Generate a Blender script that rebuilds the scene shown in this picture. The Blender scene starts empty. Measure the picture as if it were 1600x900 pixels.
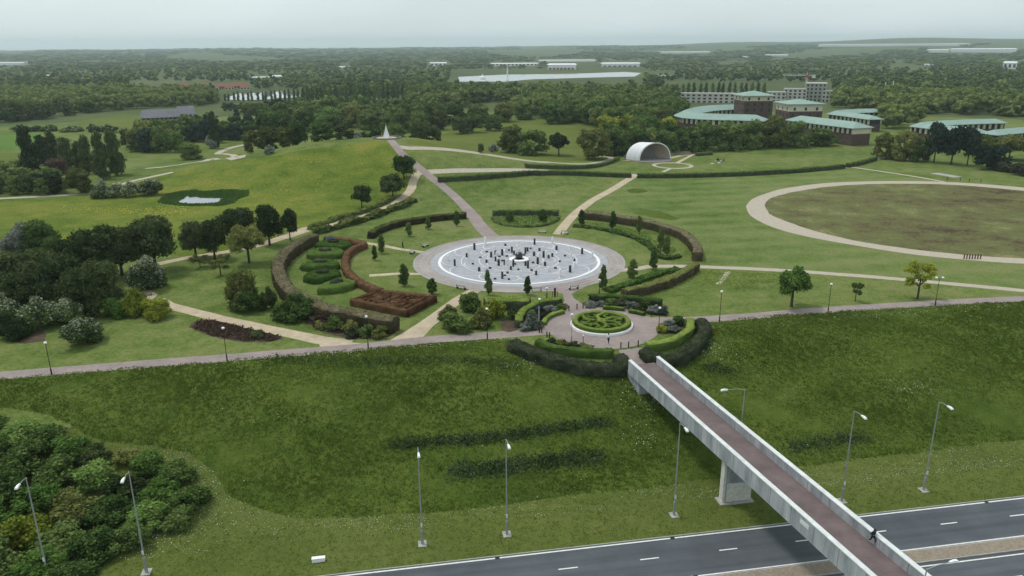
import bpy, bmesh, math, random
import numpy as np
from mathutils import Vector, Matrix
from mathutils.geometry import delaunay_2d_cdt

scene = bpy.context.scene
rad = math.radians
# ---------------------------------------------------------------- camera
CAM_H = 44.0
PITCH = math.atan(379 / 1200.0)
ROLL = rad(0.35)
cp, sp = math.cos(PITCH), math.sin(PITCH)
R0 = np.array([1.0, 0, 0]); F0 = np.array([0, cp, -sp]); D0 = np.array([0, -sp, -cp])
CR = math.cos(ROLL) * R0 + math.sin(ROLL) * D0
CD = -math.sin(ROLL) * R0 + math.cos(ROLL) * D0
CAM = np.array([0, 0, CAM_H])
cam_data = bpy.data.cameras.new("camera")
cam_data.lens = 27.0
cam_data.sensor_width = 36.0
cam_data.clip_start = 0.5
cam_data.clip_end = 30000
cam = bpy.data.objects.new("camera", cam_data)
scene.collection.objects.link(cam)
cam.matrix_world = Matrix(((CR[0], -CD[0], -F0[0], 0), (CR[1], -CD[1], -F0[1], 0),
                           (CR[2], -CD[2], -F0[2], CAM_H), (0, 0, 0, 1)))
scene.camera = cam
# ---------------------------------------------------------------- sky, sun, exposure
SUN_EL, SUN_AZ = rad(62), rad(-62)          # azimuth from +Y towards +X
world = bpy.data.worlds.new("World")
scene.world = world
world.use_nodes = True
nt = world.node_tree
nt.nodes.clear()
sky = nt.nodes.new("ShaderNodeTexSky")
sky.sky_type = 'NISHITA'
sky.sun_disc = False
sky.sun_elevation = SUN_EL
sky.sun_rotation = SUN_AZ
sky.air_density = 1.4
sky.dust_density = 3.0
sky.altitude = 100
tc = nt.nodes.new("ShaderNodeTexCoord")
mp = nt.nodes.new("ShaderNodeMapping"); mp.inputs['Scale'].default_value = (1.2, 1.2, 5.0)
nz = nt.nodes.new("ShaderNodeTexNoise"); nz.inputs['Scale'].default_value = 2.2
nz.inputs['Detail'].default_value = 5; nz.inputs['Roughness'].default_value = 0.55
cr = nt.nodes.new("ShaderNodeValToRGB")
cr.color_ramp.elements[0].position = 0.3; cr.color_ramp.elements[0].color = (0.86, 0.86, 0.86, 1)
cr.color_ramp.elements[1].position = 0.7; cr.color_ramp.elements[1].color = (1.0, 1.0, 1.0, 1)
cloud = nt.nodes.new("ShaderNodeMixRGB"); cloud.blend_type = 'MULTIPLY'; cloud.inputs[0].default_value = 1
cloud.inputs[1].default_value = (6.55, 7.45, 7.65, 1)
mx = nt.nodes.new("ShaderNodeMixRGB"); mx.inputs[0].default_value = 0.86
bg = nt.nodes.new("ShaderNodeBackground"); bg.inputs['Strength'].default_value = 0.1
wo = nt.nodes.new("ShaderNodeOutputWorld")
L = nt.links.new
L(tc.outputs['Generated'], mp.inputs['Vector']); L(mp.outputs[0], nz.inputs['Vector'])
L(nz.outputs['Fac'], cr.inputs[0]); L(cr.outputs[0], cloud.inputs[2])
L(sky.outputs[0], mx.inputs[1]); L(cloud.outputs[0], mx.inputs[2])
L(mx.outputs[0], bg.inputs['Color']); L(bg.outputs[0], wo.inputs[0])
sun_data = bpy.data.lights.new("sun", 'SUN')
sun_data.energy = 1.5
sun_data.angle = rad(10)
sun_data.color = (1.0, 0.96, 0.9)
sun = bpy.data.objects.new("sun", sun_data)
scene.collection.objects.link(sun)
sdir = Vector((math.sin(SUN_AZ) * math.cos(SUN_EL), math.cos(SUN_AZ) * math.cos(SUN_EL), math.sin(SUN_EL)))
sun.rotation_euler = sdir.to_track_quat('Z', 'Y').to_euler()
sun.location = (0, 0, 80)
scene.view_settings.view_transform = 'Standard'
scene.view_settings.look = 'None'
scene.view_settings.exposure = 0.36
scene.view_settings.gamma = 1.0
scene.cycles.use_denoising = True
scene.cycles.max_bounces = 6
scene.cycles.volume_bounces = 3
HAZE_DENSITY = 1.2e-4

# ---------------------------------------------------------------- terrain and projection helpers
EX, EY = .9858, .168
NX, NY = -.168, .9858
RP = np.array([-17.46, 64.6])

def sm(t):
    t = np.clip(t, 0, 1)
    return t * t * (3 - 2 * t)

def road_s(x, y):
    return (x - RP[0]) * NX + (y - RP[1]) * NY

def road_pt(s, t):
    return np.array([RP[0] + EX * t + NX * s, RP[1] + EY * t + NY * s])

def pray(px, py):
    u = (px - 800) / 1200.0; v = (py - 450) / 1200.0
    d = u * CR + v * CD + F0
    return d

HILL_H = 12.5
_d = pray(604, 215.5)
_t = (HILL_H - CAM_H) / _d[2]
HX, HY = (_d * _t)[0], (_d * _t)[1]

def Z(x, y):
    x = np.asarray(x, float); y = np.asarray(y, float)
    s = road_s(x, y)
    f = sm((s - 9) / 34)
    z = -6.5 + 6.5 * f
    z = z + 0.22 * np.sin(x / 7.3 + 1.0) * np.sin(y / 5.1 + x / 23) * 4 * f * (1 - f)
    dx = x - HX; dy = y - HY
    ax = np.where(dx < 0, dx / 58.0, dx / 44.0)
    ay = np.where(dy < 0, dy / 30.0, dy / 24.0)
    q = np.sqrt(ax * ax + ay * ay)
    z = z + HILL_H * np.exp(-np.maximum(q - 0.10, 0) ** 2 * 1.0) / 1.0
    r = np.hypot(x, y)
    th = np.arctan2(x, np.maximum(y, 1e-3) + 0 * x)
    hh = 36 + 14 * np.sin(th * 3.1 + 0.3) * 0.4 + 46 * sm((th - 0.08) / 0.30)
    rn = 0.6 + 0.4 * np.sin(x / 900 + 1.3) * np.sin(y / 1300 + x / 2100)
    z = z + sm((r - 2200) / 5600) * hh * (0.82 + 0.18 * np.sin(th * 9 + 1) * np.sin(th * 23)) \
        + sm((r - 2600) / 1500) * 7 * rn * (1 - sm((r - 6500) / 1500))
    return z

_ts = np.concatenate([np.linspace(20, 140, 160), np.geomspace(140.5, 12000, 700)])
def W(px, py, z=None):
    """world point under photo pixel (1600x900), on the terrain or on the level z"""
    d = pray(px, py)
    if z is not None:
        t = (z - CAM_H) / d[2]
        return np.array([d[0] * t, d[1] * t, z])
    P = CAM[None, :] + d[None, :] * _ts[:, None]
    g = P[:, 2] - Z(P[:, 0], P[:, 1])
    k = np.argmax(g < 0)
    if g[k] >= 0:
        k = len(_ts) - 1
    a, b = _ts[k - 1], _ts[k]
    for _ in range(30):
        m = 0.5 * (a + b); p = CAM + d * m
        if p[2] - float(Z(p[0], p[1])) < 0: b = m
        else: a = m
    p = CAM + d * b
    p[2] = float(Z(p[0], p[1]))
    return p

def depth(P):
    return float((np.asarray(P) - CAM) @ F0)

def hgt(P, ytop):
    """height of a vertical at P whose top shows at photo row ytop"""
    q = np.asarray(P, float) - CAM
    Df = q @ F0; vd = q @ CD; vt = (ytop - 450) / 1200.0
    return float((vd - vt * Df) / (-CD[2] - vt * sp))

def wid(P, dpx):
    return dpx * depth(P) / 1200.0

# ---------------------------------------------------------------- object helpers
COL = scene.collection
def tag(o, label=None, cat=None, group=None, kind=None):
    if label: o['label'] = label
    if cat: o['category'] = cat
    if group: o['group'] = group
    if kind: o['kind'] = kind
    return o

def empty(name, loc, rz=0.0):
    o = bpy.data.objects.new(name, None)
    o.empty_display_size = 0.2
    o.location = tuple(float(c) for c in loc); o.rotation_euler = (0, 0, rz)
    COL.objects.link(o)
    return o

def link(name, me, parent=None, loc=(0, 0, 0), rz=0.0, scale=(1, 1, 1)):
    o = bpy.data.objects.new(name, me)
    o.location = tuple(float(c) for c in loc); o.rotation_euler = (0, 0, rz); o.scale = scale
    COL.objects.link(o)
    if parent is not None: o.parent = parent
    return o

def mesh_np(name, V, F, mats, midx=None, smooth=False):
    """V (n,3); F list of int arrays (m,k); midx list of arrays matching F (or ints)"""
    me = bpy.data.meshes.new(name)
    V = np.asarray(V, np.float32)
    if not isinstance(F, list): F = [F]
    F = [np.asarray(f, np.int32) for f in F if len(f)]
    me.vertices.add(len(V)); me.vertices.foreach_set('co', V.ravel())
    loops = np.concatenate([f.ravel() for f in F])
    tot = np.concatenate([np.full(len(f), f.shape[1], np.int32) for f in F])
    start = np.concatenate([[0], np.cumsum(tot)[:-1]]).astype(np.int32)
    me.loops.add(len(loops)); me.loops.foreach_set('vertex_index', loops)
    me.polygons.add(len(tot)); me.polygons.foreach_set('loop_start', start)
    me.polygons.foreach_set('loop_total', tot)
    if not isinstance(mats, (list, tuple)): mats = [mats]
    for m in mats: me.materials.append(m)
    if midx is not None:
        mi = np.concatenate([np.full(len(f), m, np.int32) if np.isscalar(m) else np.asarray(m, np.int32) for f, m in zip(F, midx)])
        me.polygons.foreach_set('material_index', mi)
    if smooth: me.polygons.foreach_set('use_smooth', np.ones(len(tot), bool))
    me.update(calc_edges=True)
    me.validate()
    return me

class MB:
    """collects boxes, tubes, prisms and discs into one mesh"""
    def __init__(s): s.V = []; s.F = []; s.M = []; s.m = 0
    def add(s, vs, fs):
        b = len(s.V); s.V += [tuple(float(c) for c in v) for v in vs]
        for f in fs: s.F.append([i + b for i in f]); s.M.append(s.m)
        return s
    def box(s, x0, x1, y0, y1, z0, z1):
        return s.add([(x0,y0,z0),(x1,y0,z0),(x1,y1,z0),(x0,y1,z0),(x0,y0,z1),(x1,y0,z1),(x1,y1,z1),(x0,y1,z1)],
                     [(0,3,2,1),(4,5,6,7),(0,1,5,4),(1,2,6,5),(2,3,7,6),(3,0,4,7)])
    def tube(s, a, b, r0, r1=None, n=8):
        r1 = r0 if r1 is None else r1
        a = Vector(a); b = Vector(b); d = (b - a).normalized()
        u = d.orthogonal().normalized(); w = d.cross(u)
        vs = []
        for c, r in ((a, r0), (b, r1)):
            for k in range(n):
                t = 2 * math.pi * k / n
                vs.append(c + u * (r * math.cos(t)) + w * (r * math.sin(t)))
        fs = [(k, (k + 1) % n, n + (k + 1) % n, n + k) for k in range(n)]
        fs += [tuple(range(n - 1, -1, -1)), tuple(range(n, 2 * n))]
        return s.add(vs, fs)
    def prism(s, poly, z0, z1):
        n = len(poly)
        a = sum(poly[i][0] * poly[(i + 1) % n][1] - poly[(i + 1) % n][0] * poly[i][1] for i in range(n))
        if a < 0: poly = poly[::-1]
        vs = [(p[0], p[1], z0) for p in poly] + [(p[0], p[1], z1) for p in poly]
        fs = [(k, (k + 1) % n, n + (k + 1) % n, n + k) for k in range(n)]
        fs += [tuple(range(n - 1, -1, -1)), tuple(range(n, 2 * n))]
        return s.add(vs, fs)
    def lathe(s, prof, n=12, c=(0, 0, 0), caps=True):
        vs = []; fs = []
        for r, z in prof:
            for k in range(n):
                t = 2 * math.pi * k / n
                vs.append((c[0] + r * math.cos(t), c[1] + r * math.sin(t), c[2] + z))
        for i in range(len(prof) - 1):
            for k in range(n):
                fs.append((i*n+k, i*n+(k+1) % n, (i+1)*n+(k+1) % n, (i+1)*n+k))
        if caps:
            fs.append(tuple(range(n - 1, -1, -1))); m = (len(prof) - 1) * n
            fs.append(tuple(range(m, m + n)))
        return s.add(vs, fs)
    def mesh(s, name, mats, smooth=False):
        me = bpy.data.meshes.new(name)
        me.from_pydata(s.V, [], s.F)
        if not isinstance(mats, (list, tuple)): mats = [mats]
        for m in mats: me.materials.append(m)
        me.polygons.foreach_set('material_index', s.M)
        if smooth: me.polygons.foreach_set('use_smooth', [True] * len(s.F))
        me.update()
        return me
    def build(s, name, mats, parent=None, loc=(0, 0, 0), rz=0.0, smooth=False):
        return link(name, s.mesh(name, mats, smooth), parent, loc, rz)

def copy_tree(o, parent=None):
    c = o.copy(); COL.objects.link(c)
    if parent is not None: c.parent = parent
    for ch in list(o.children): copy_tree(ch, c)
    return c

# ---------------------------------------------------------------- materials
def new_mat(name):
    m = bpy.data.materials.new(name); m.use_nodes = True
    t = m.node_tree; t.nodes.clear()
    return m, t

def plain(name, c1, c2=None, scale=3.0, rough=0.8, bump=0.0, spec=0.25, metal=0.0, detail=4, stretch=None, coords='Object'):
    m, t = new_mat(name)
    n = t.nodes.new; lk = t.links.new
    out = n("ShaderNodeOutputMaterial"); b = n("ShaderNodeBsdfPrincipled")
    b.inputs['Roughness'].default_value = rough; b.inputs['Metallic'].default_value = metal
    b.inputs['Specular IOR Level'].default_value = spec
    lk(b.outputs[0], out.inputs[0])
    if c2 is None: c2 = tuple(c * 0.82 for c in c1)
    tcn = n("ShaderNodeTexCoord"); mpn = n("ShaderNodeMapping")
    if stretch: mpn.inputs['Scale'].default_value = stretch
    ns = n("ShaderNodeTexNoise"); ns.inputs['Scale'].default_value = scale; ns.inputs['Detail'].default_value = detail
    ns.inputs['Roughness'].default_value = 0.65
    rp = n("ShaderNodeValToRGB")
    rp.color_ramp.elements[0].position = 0.33; rp.color_ramp.elements[0].color = (*c2, 1)
    rp.color_ramp.elements[1].position = 0.67; rp.color_ramp.elements[1].color = (*c1, 1)
    lk(tcn.outputs[coords], mpn.inputs[0]); lk(mpn.outputs[0], ns.inputs['Vector'])
    lk(ns.outputs['Fac'], rp.inputs[0]); lk(rp.outputs[0], b.inputs['Base Color'])
    if bump:
        bp = n("ShaderNodeBump"); bp.inputs['Strength'].default_value = bump; bp.inputs['Distance'].default_value = 0.1
        lk(ns.outputs['Fac'], bp.inputs['Height']); lk(bp.outputs[0], b.inputs['Normal'])
    return m

def foliage(name, dark, mid, light, per_object=0.75, trans=0.3, nscale=0.7, gain=2.15):
    """leaf colour varies per leaf, per plant and in broad patches"""
    dark, mid, light = (tuple(min(.72, c * gain) for c in col) for col in (dark, mid, light))
    m, t = new_mat(name)
    n = t.nodes.new; lk = t.links.new
    out = n("ShaderNodeOutputMaterial")
    geo = n("ShaderNodeNewGeometry"); oi = n("ShaderNodeObjectInfo")
    ns = n("ShaderNodeTexNoise"); ns.inputs['Scale'].default_value = nscale; ns.inputs['Detail'].default_value = 3
    lk(geo.outputs['Position'], ns.inputs['Vector'])
    a = n("ShaderNodeMath"); a.operation = 'MULTIPLY_ADD'; a.inputs[1].default_value = 0.62; 
    lk(geo.outputs['Random Per Island'], a.inputs[0])
    b = n("ShaderNodeMath"); b.operation = 'MULTIPLY_ADD'; b.inputs[1].default_value = 1.1; b.inputs[2].default_value = -0.4
    lk(ns.outputs['Fac'], b.inputs[0]); lk(b.outputs[0], a.inputs[2])
    c = n("ShaderNodeMath"); c.operation = 'MULTIPLY_ADD'; c.inputs[1].default_value = per_object; 
    lk(oi.outputs['Random'], c.inputs[0])
    d = n("ShaderNodeMath"); d.operation = 'ADD'; d.inputs[1].default_value = 0.10 - per_object * 0.5
    lk(a.outputs[0], d.inputs[0]); lk(d.outputs[0], c.inputs[2])
    rp = n("ShaderNodeValToRGB"); e = rp.color_ramp.elements
    e[0].position = 0.0; e[0].color = (*dark, 1); e[1].position = 1.0; e[1].color = (*light, 1)
    k = e.new(0.45); k.color = (*mid, 1)
    lk(c.outputs[0], rp.inputs[0])
    df = n("ShaderNodeBsdfDiffuse"); tr = n("ShaderNodeBsdfTranslucent"); mxs = n("ShaderNodeMixShader")
    mxs.inputs[0].default_value = trans
    lk(rp.outputs[0], df.inputs[0]); lk(rp.outputs[0], tr.inputs[0])
    lk(df.outputs[0], mxs.inputs[1]); lk(tr.outputs[0], mxs.inputs[2]); lk(mxs.outputs[0], out.inputs[0])
    return m

def grass_mat(name, cols, scales=(0.035, 0.35, 2.5), weights=(0.5, 0.3, 0.3), bump=0.5, stripe=None):
    """layered noise over world position"""
    m, t = new_mat(name)
    n = t.nodes.new; lk = t.links.new
    out = n("ShaderNodeOutputMaterial"); bs = n("ShaderNodeBsdfPrincipled")
    bs.inputs['Roughness'].default_value = 0.95; bs.inputs['Specular IOR Level'].default_value = 0.05
    geo = n("ShaderNodeNewGeometry")
    acc = None
    fine = None
    for s_, w_ in zip(scales, weights):
        ns = n("ShaderNodeTexNoise"); ns.inputs['Scale'].default_value = s_; ns.inputs['Detail'].default_value = 6
        ns.inputs['Roughness'].default_value = 0.62
        lk(geo.outputs['Position'], ns.inputs['Vector'])
        ma = n("ShaderNodeMath"); ma.operation = 'MULTIPLY_ADD'; ma.inputs[1].default_value = w_ * 2
        lk(ns.outputs['Fac'], ma.inputs[0])
        if acc is None: ma.inputs[2].default_value = 0.5 - sum(weights)
        else: lk(acc.outputs[0], ma.inputs[2])
        acc = ma; fine = ns
    if stripe:
        wv = n("ShaderNodeTexWave"); wv.wave_type = 'BANDS'; wv.bands_direction = 'X'
        wv.inputs['Scale'].default_value = stripe[0]; wv.inputs['Distortion'].default_value = 1.5
        wv.inputs['Detail'].default_value = 2; wv.inputs['Detail Scale'].default_value = 0.02
        mpn = n("ShaderNodeMapping"); mpn.inputs['Rotation'].default_value = (0, 0, stripe[1])
        lk(geo.outputs['Position'], mpn.inputs[0]); lk(mpn.outputs[0], wv.inputs['Vector'])
        ma = n("ShaderNodeMath"); ma.operation = 'MULTIPLY_ADD'; ma.inputs[1].default_value = stripe[2]
        lk(wv.outputs['Fac'], ma.inputs[0]); lk(acc.outputs[0], ma.inputs[2]); acc = ma
    rp = n("ShaderNodeValToRGB"); e = rp.color_ramp.elements
    e[0].position = 0.12; e[0].color = (*cols[0], 1); e[1].position = 0.9; e[1].color = (*cols[-1], 1)
    for i, c in enumerate(cols[1:-1]):
        k = e.new(0.12 + 0.78 * (i + 1) / (len(cols) - 1)); k.color = (*c, 1)
    lk(acc.outputs[0], rp.inputs[0]); lk(rp.outputs[0], bs.inputs['Base Color'])
    bp = n("ShaderNodeBump"); bp.inputs['Strength'].default_value = bump; bp.inputs['Distance'].default_value = 0.12
    lk(fine.outputs['Fac'], bp.inputs['Height']); lk(bp.outputs[0], bs.inputs['Normal'])
    lk(bs.outputs[0], out.inputs[0])
    return m

M = {}
M['lawn'] = grass_mat('lawn_grass', [(.056, .090, .019), (.093, .134, .031), (.135, .168, .047), (.182, .186, .074)], scales=(.035, .3, 1.6), weights=(.75, .6, .75), bump=.8, stripe=(0.045, 0.4, 0.08))
M['stripelawn'] = grass_mat('mown_striped_lawn', [(.055, .091, .020), (.092, .136, .033), (.133, .172, .052), (.176, .186, .075)], scales=(.03, .22, 1.4), weights=(.7, .5, .65), bump=.8, stripe=(0.034, 1.42, 0.20))
M['rough'] = grass_mat('rough_grass', [(.075, .100, .020), (.105, .132, .028), (.150, .165, .045)])
M['bright'] = grass_mat('bright_pasture', [(.065, .125, .022), (.09, .16, .03), (.12, .18, .045)])
M['long'] = grass_mat('long_grass', [(.034, .060, .010), (.055, .088, .014), (.088, .118, .022), (.115, .128, .03)], scales=(0.07, 0.5, 3.0), weights=(.45, .4, .35), bump=0.9)
M['daisy'] = grass_mat('short_verge_grass', [(.065, .090, .018), (.095, .122, .028), (.14, .155, .046)], scales=(0.09, .6, 3.5), bump=.8)
M['hillgrass'] = grass_mat('hill_meadow', [(.055, .093, .013), (.092, .131, .018), (.136, .163, .027), (.192, .18, .038)], scales=(0.03, .14, 1.3), weights=(.75, .65, .7), bump=.7)
M['heath'] = grass_mat('dry_heath', [(.060, .048, .030), (.118, .104, .046), (.115, .135, .048), (.205, .185, .085)], scales=(0.03, .16, 1.2), weights=(.8, .8, .7), bump=.9)
M['reeds'] = grass_mat('reed_grass', [(.045, .085, .018), (.065, .11, .024), (.09, .13, .03)])
M['soil'] = grass_mat('bare_soil', [(.05, .038, .025), (.085, .065, .045), (.13, .10, .07)], scales=(.3, 1.2, 4))
M['pinkpath'] = plain('pink_grey_tarmac', (.30, .245, .228), (.24, .195, .182), scale=1.3, rough=.9, bump=.15, detail=6)
M['sandpath'] = plain('buff_gravel', (.50, .41, .29), (.39, .32, .225), scale=1.1, rough=.95, bump=.2, detail=6)
M['palepath'] = plain('pale_stone_gravel', (.44, .385, .31), (.36, .31, .25), scale=.9, rough=.95, bump=.2, detail=6)
M['plaza'] = plain('plaza_paving', (.36, .315, .295), (.285, .25, .235), scale=.55, rough=.85, bump=.05, detail=6)
M['rosegrey'] = plain('blue_grey_granite_paving', (.37, .375, .405), (.29, .295, .325), scale=.7, rough=.7, bump=.05, detail=6)
M['white_stone'] = plain('white_stone', (.82, .80, .79), (.70, .68, .67), scale=2, rough=.6)
M['black_stone'] = plain('black_granite', (.022, .022, .026), (.012, .012, .015), scale=6, rough=.35, spec=.5)
M['asphalt'] = plain('asphalt', (.098, .108, .120), (.068, .075, .085), scale=.16, rough=.85, bump=.05, detail=8)
M['paint'] = plain('white_road_paint', (.78, .78, .75), (.60, .60, .57), scale=3, rough=.7)
M['kerb'] = plain('concrete_kerb', (.38, .37, .34), (.28, .27, .25), scale=2, rough=.9)
M['gravel'] = plain('brown_gravel', (.30, .25, .19), (.19, .16, .125), scale=3.5, rough=.95, bump=.4, detail=8)
M['concrete'] = plain('weathered_concrete', (.42, .44, .45), (.20, .22, .235), scale=.8, rough=.85, bump=.06, stretch=(1, 1, .25), detail=7)
M['coping'] = plain('pale_coping', (.68, .70, .69), (.52, .54, .53), scale=1.2, rough=.7)
M['pierwhite'] = plain('pale_pier_paint', (.60, .59, .54), (.45, .44, .40), scale=2.2, rough=.8)
M['deck'] = plain('bridge_deck', (.165, .125, .122), (.128, .098, .097), scale=.8, rough=.9, bump=.08, detail=6)
M['steel'] = plain('galvanised_steel', (.36, .38, .38), (.28, .30, .30), scale=4, rough=.5, metal=.4, spec=.4)
M['blacksteel'] = plain('black_painted_steel', (.02, .021, .021), (.014, .014, .015), scale=4, rough=.5)
M['lampwhite'] = plain('white_lamp_glass', (.85, .85, .84), (.78, .78, .77), scale=4, rough=.35)
M['wood'] = plain('weathered_timber', (.26, .225, .18), (.18, .15, .12), scale=4, rough=.9)
M['palewood'] = plain('pale_bench_timber', (.50, .49, .44), (.40, .39, .35), scale=4, rough=.9)
M['redwood'] = plain('dark_red_timber', (.12, .045, .045), (.07, .03, .032), scale=4, rough=.8)
M['brick'] = plain('dark_brown_brick', (.105, .068, .058), (.072, .048, .043), scale=.8, rough=.9, detail=6)
M['cream'] = plain('cream_render', (.62, .56, .42), (.55, .50, .38), scale=.4, rough=.85)
M['palewall'] = plain('pale_wall_panel', (.58, .55, .50), (.48, .455, .42), scale=.3, rough=.85)
M['copper'] = plain('green_copper_roof', (.26, .36, .315), (.205, .30, .262), scale=.25, rough=.6, detail=5)
M['glassdark'] = plain('dark_window_glass', (.03, .035, .042), (.022, .025, .03), scale=1, rough=.15, spec=.6)
M['slate'] = plain('grey_slate_roof', (.165, .165, .19), (.12, .12, .14), scale=.4, rough=.7)
M['bluegrey'] = plain('blue_grey_metal_roof', (.30, .33, .40), (.24, .27, .33), scale=.4, rough=.5)
M['tanbrick'] = plain('tan_brick', (.36, .25, .17), (.28, .19, .13), scale=.6, rough=.9)
M['redroof'] = plain('red_clay_roof', (.27, .105, .07), (.20, .085, .06), scale=.4, rough=.9)
M['whitepanel'] = plain('white_cladding', (.80, .80, .80), (.72, .72, .73), scale=.1, rough=.6)
M['whiteplastic'] = plain('white_paint', (.82, .82, .80), (.76, .76, .75), scale=2, rough=.5)
M['tanboards'] = plain('tan_plywood', (.42, .345, .265), (.33, .27, .21), scale=1.0, rough=.8)
M['greyboards'] = plain('grey_boards', (.20, .185, .175), (.15, .14, .132), scale=1.2, rough=.85, stretch=(1, 1, 4))
M['bluepaint'] = plain('blue_paint', (.09, .17, .30), (.07, .14, .25), scale=3, rough=.5)
M['bark'] = plain('bark', (.085, .065, .048), (.045, .036, .028), scale=5, rough=.95, bump=.4)

def wear(m, rot, sx, sy, scale, lo, hi):
    t = m.node_tree; n = t.nodes.new; lk = t.links.new
    bs = [q for q in t.nodes if q.type == 'BSDF_PRINCIPLED'][0]; src = bs.inputs['Base Color'].links[0].from_socket
    tcn = n("ShaderNodeTexCoord"); mpn = n("ShaderNodeMapping"); mpn.vector_type = 'TEXTURE'
    mpn.inputs['Rotation'].default_value = (0, 0, rot); mpn.inputs['Scale'].default_value = (sx, sy, 1)
    ns = n("ShaderNodeTexNoise"); ns.inputs['Scale'].default_value = scale; ns.inputs['Detail'].default_value = 4
    rp = n("ShaderNodeValToRGB"); rp.color_ramp.elements[0].position = .35; rp.color_ramp.elements[0].color = (lo, lo, lo, 1)
    rp.color_ramp.elements[1].position = .65; rp.color_ramp.elements[1].color = (hi, hi, hi, 1)
    mxn = n("ShaderNodeMixRGB"); mxn.blend_type = 'MULTIPLY'; mxn.inputs[0].default_value = 1
    lk(tcn.outputs['Object'], mpn.inputs[0]); lk(mpn.outputs[0], ns.inputs['Vector']); lk(ns.outputs['Fac'], rp.inputs[0])
    lk(src, mxn.inputs[1]); lk(rp.outputs[0], mxn.inputs[2]); lk(mxn.outputs[0], bs.inputs['Base Color'])
wear(M['asphalt'], math.atan2(EY, EX), 40, 1, .9, .80, 1.15)
wear(M['deck'], 0, 1, 1, .35, .86, 1.12)
wear(M['plaza'], 0, 1, 1, .18, .86, 1.08)
wear(M['pinkpath'], 0, 1, 1, .22, .86, 1.08)
wear(M['sandpath'], 0, 1, 1, .25, .85, 1.06)

F = {}
F['dark'] = foliage('dark_leaves', (.008, .013, .005), (.020, .030, .011), (.050, .062, .024), gain=2.5)
F['green'] = foliage('green_leaves', (.014, .028, .008), (.034, .058, .016), (.078, .105, .032))
F['fresh'] = foliage('fresh_green_leaves', (.022, .045, .010), (.050, .088, .020), (.10, .145, .040))
F['olive'] = foliage('olive_leaves', (.024, .030, .010), (.058, .068, .020), (.115, .122, .040))
F['yellow'] = foliage('yellow_green_leaves', (.038, .050, .008), (.095, .115, .016), (.185, .195, .030))
F['pine'] = foliage('blue_green_needles', (.006, .012, .009), (.013, .024, .018), (.032, .046, .034))
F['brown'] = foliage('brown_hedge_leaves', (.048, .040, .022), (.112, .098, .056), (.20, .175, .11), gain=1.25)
F['beech'] = foliage('shaded_beech_leaves', (.020, .016, .010), (.052, .044, .026), (.11, .092, .055), gain=1.15)  # dark tone for beech hedge sides; their overcast shade is put into the colour
F['rust'] = foliage('rust_brown_leaves', (.040, .020, .010), (.105, .056, .030), (.18, .105, .060), gain=1.15)
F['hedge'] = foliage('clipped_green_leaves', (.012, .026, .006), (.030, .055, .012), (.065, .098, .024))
F['hedgelight'] = foliage('light_clipped_leaves', (.035, .055, .012), (.075, .105, .022), (.13, .165, .038))  # paler leaves; on hedge tops the light from above is put into the colour
F['hedgedark'] = foliage('shaggy_or_shaded_leaves', (.010, .013, .008), (.024, .029, .017), (.055, .060, .036))  # dark shaggy growth; on clipped hedge sides the shade is put into the colour
F['grey'] = foliage('grey_green_leaves', (.035, .042, .034), (.088, .10, .082), (.17, .18, .155), gain=1.75)
F['heather'] = foliage('brown_heather', (.035, .022, .018), (.085, .056, .045), (.15, .105, .085), gain=1.2)
F['blossom'] = foliage('white_blossom', (.16, .165, .125), (.33, .34, .26), (.52, .52, .42), gain=1.0)
F['far'] = foliage('woodland_leaves', (.012, .022, .007), (.032, .050, .015), (.082, .098, .030), nscale=.012, gain=2.6)
F['farlight'] = foliage('pale_woodland_leaves', (.03, .042, .012), (.07, .088, .024), (.125, .14, .04), nscale=.02)
M['water'] = plain('water', (.26, .28, .29), (.20, .22, .23), scale=.2, rough=.05, spec=.6)

# ---------------------------------------------------------------- foliage builders
ICO_V = None
def ico(n=1):
    bm = bmesh.new(); bmesh.ops.create_icosphere(bm, subdivisions=n, radius=1.0)
    V = np.array([v.co[:] for v in bm.verts]); Fc = np.array([[v.index for v in f.verts] for f in bm.faces]); bm.free()
    return V, Fc
ICO1 = ico(1); ICO2 = ico(2)

def leaf_cloud(rng, C, Rr, n, size, zmin=-0.5, flat=0.0):
    """n leaf quads spread through the outer shell of lumps C (k,3) with radii Rr (k,3)"""
    w = (Rr[:, 0] * Rr[:, 2]); w = w / w.sum()
    idx = rng.choice(len(C), n * 2, p=w)
    d = rng.normal(size=(n * 2, 3)); d /= np.linalg.norm(d, axis=1)[:, None]
    ok = d[:, 2] > zmin
    idx, d = idx[ok], d[ok]
    P = C[idx] + d * Rr[idx] * (0.78 + 0.48 * rng.random((len(d), 1)) ** 1.8)
    keep = np.ones(len(P), bool)
    for c, r in zip(C, Rr):
        q = np.linalg.norm((P - c) / r, axis=1)
        keep &= q > 0.78
    P, d = P[keep][:n], d[keep][:n]
    return leaves_at(rng, P, d, size)

def leaves_at(rng, P, d, size, tilt=0.75):
    m = len(P)
    nrm = d + rng.normal(size=(m, 3)) * tilt
    nrm /= np.linalg.norm(nrm, axis=1)[:, None] + 1e-9
    a = np.cross(nrm, rng.normal(size=(m, 3))); a /= np.linalg.norm(a, axis=1)[:, None] + 1e-9
    b = np.cross(nrm, a)
    s = size * (0.6 + 0.8 * rng.random((m, 1)))
    V = np.stack([P + a * s * .55, P + b * s * .42 + a * s * .1, P - a * s * .5, P - b * s * .42 - a * s * .05], axis=1).reshape(-1, 3)
    Fq = np.arange(4 * m).reshape(m, 4)
    return V, Fq

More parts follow.
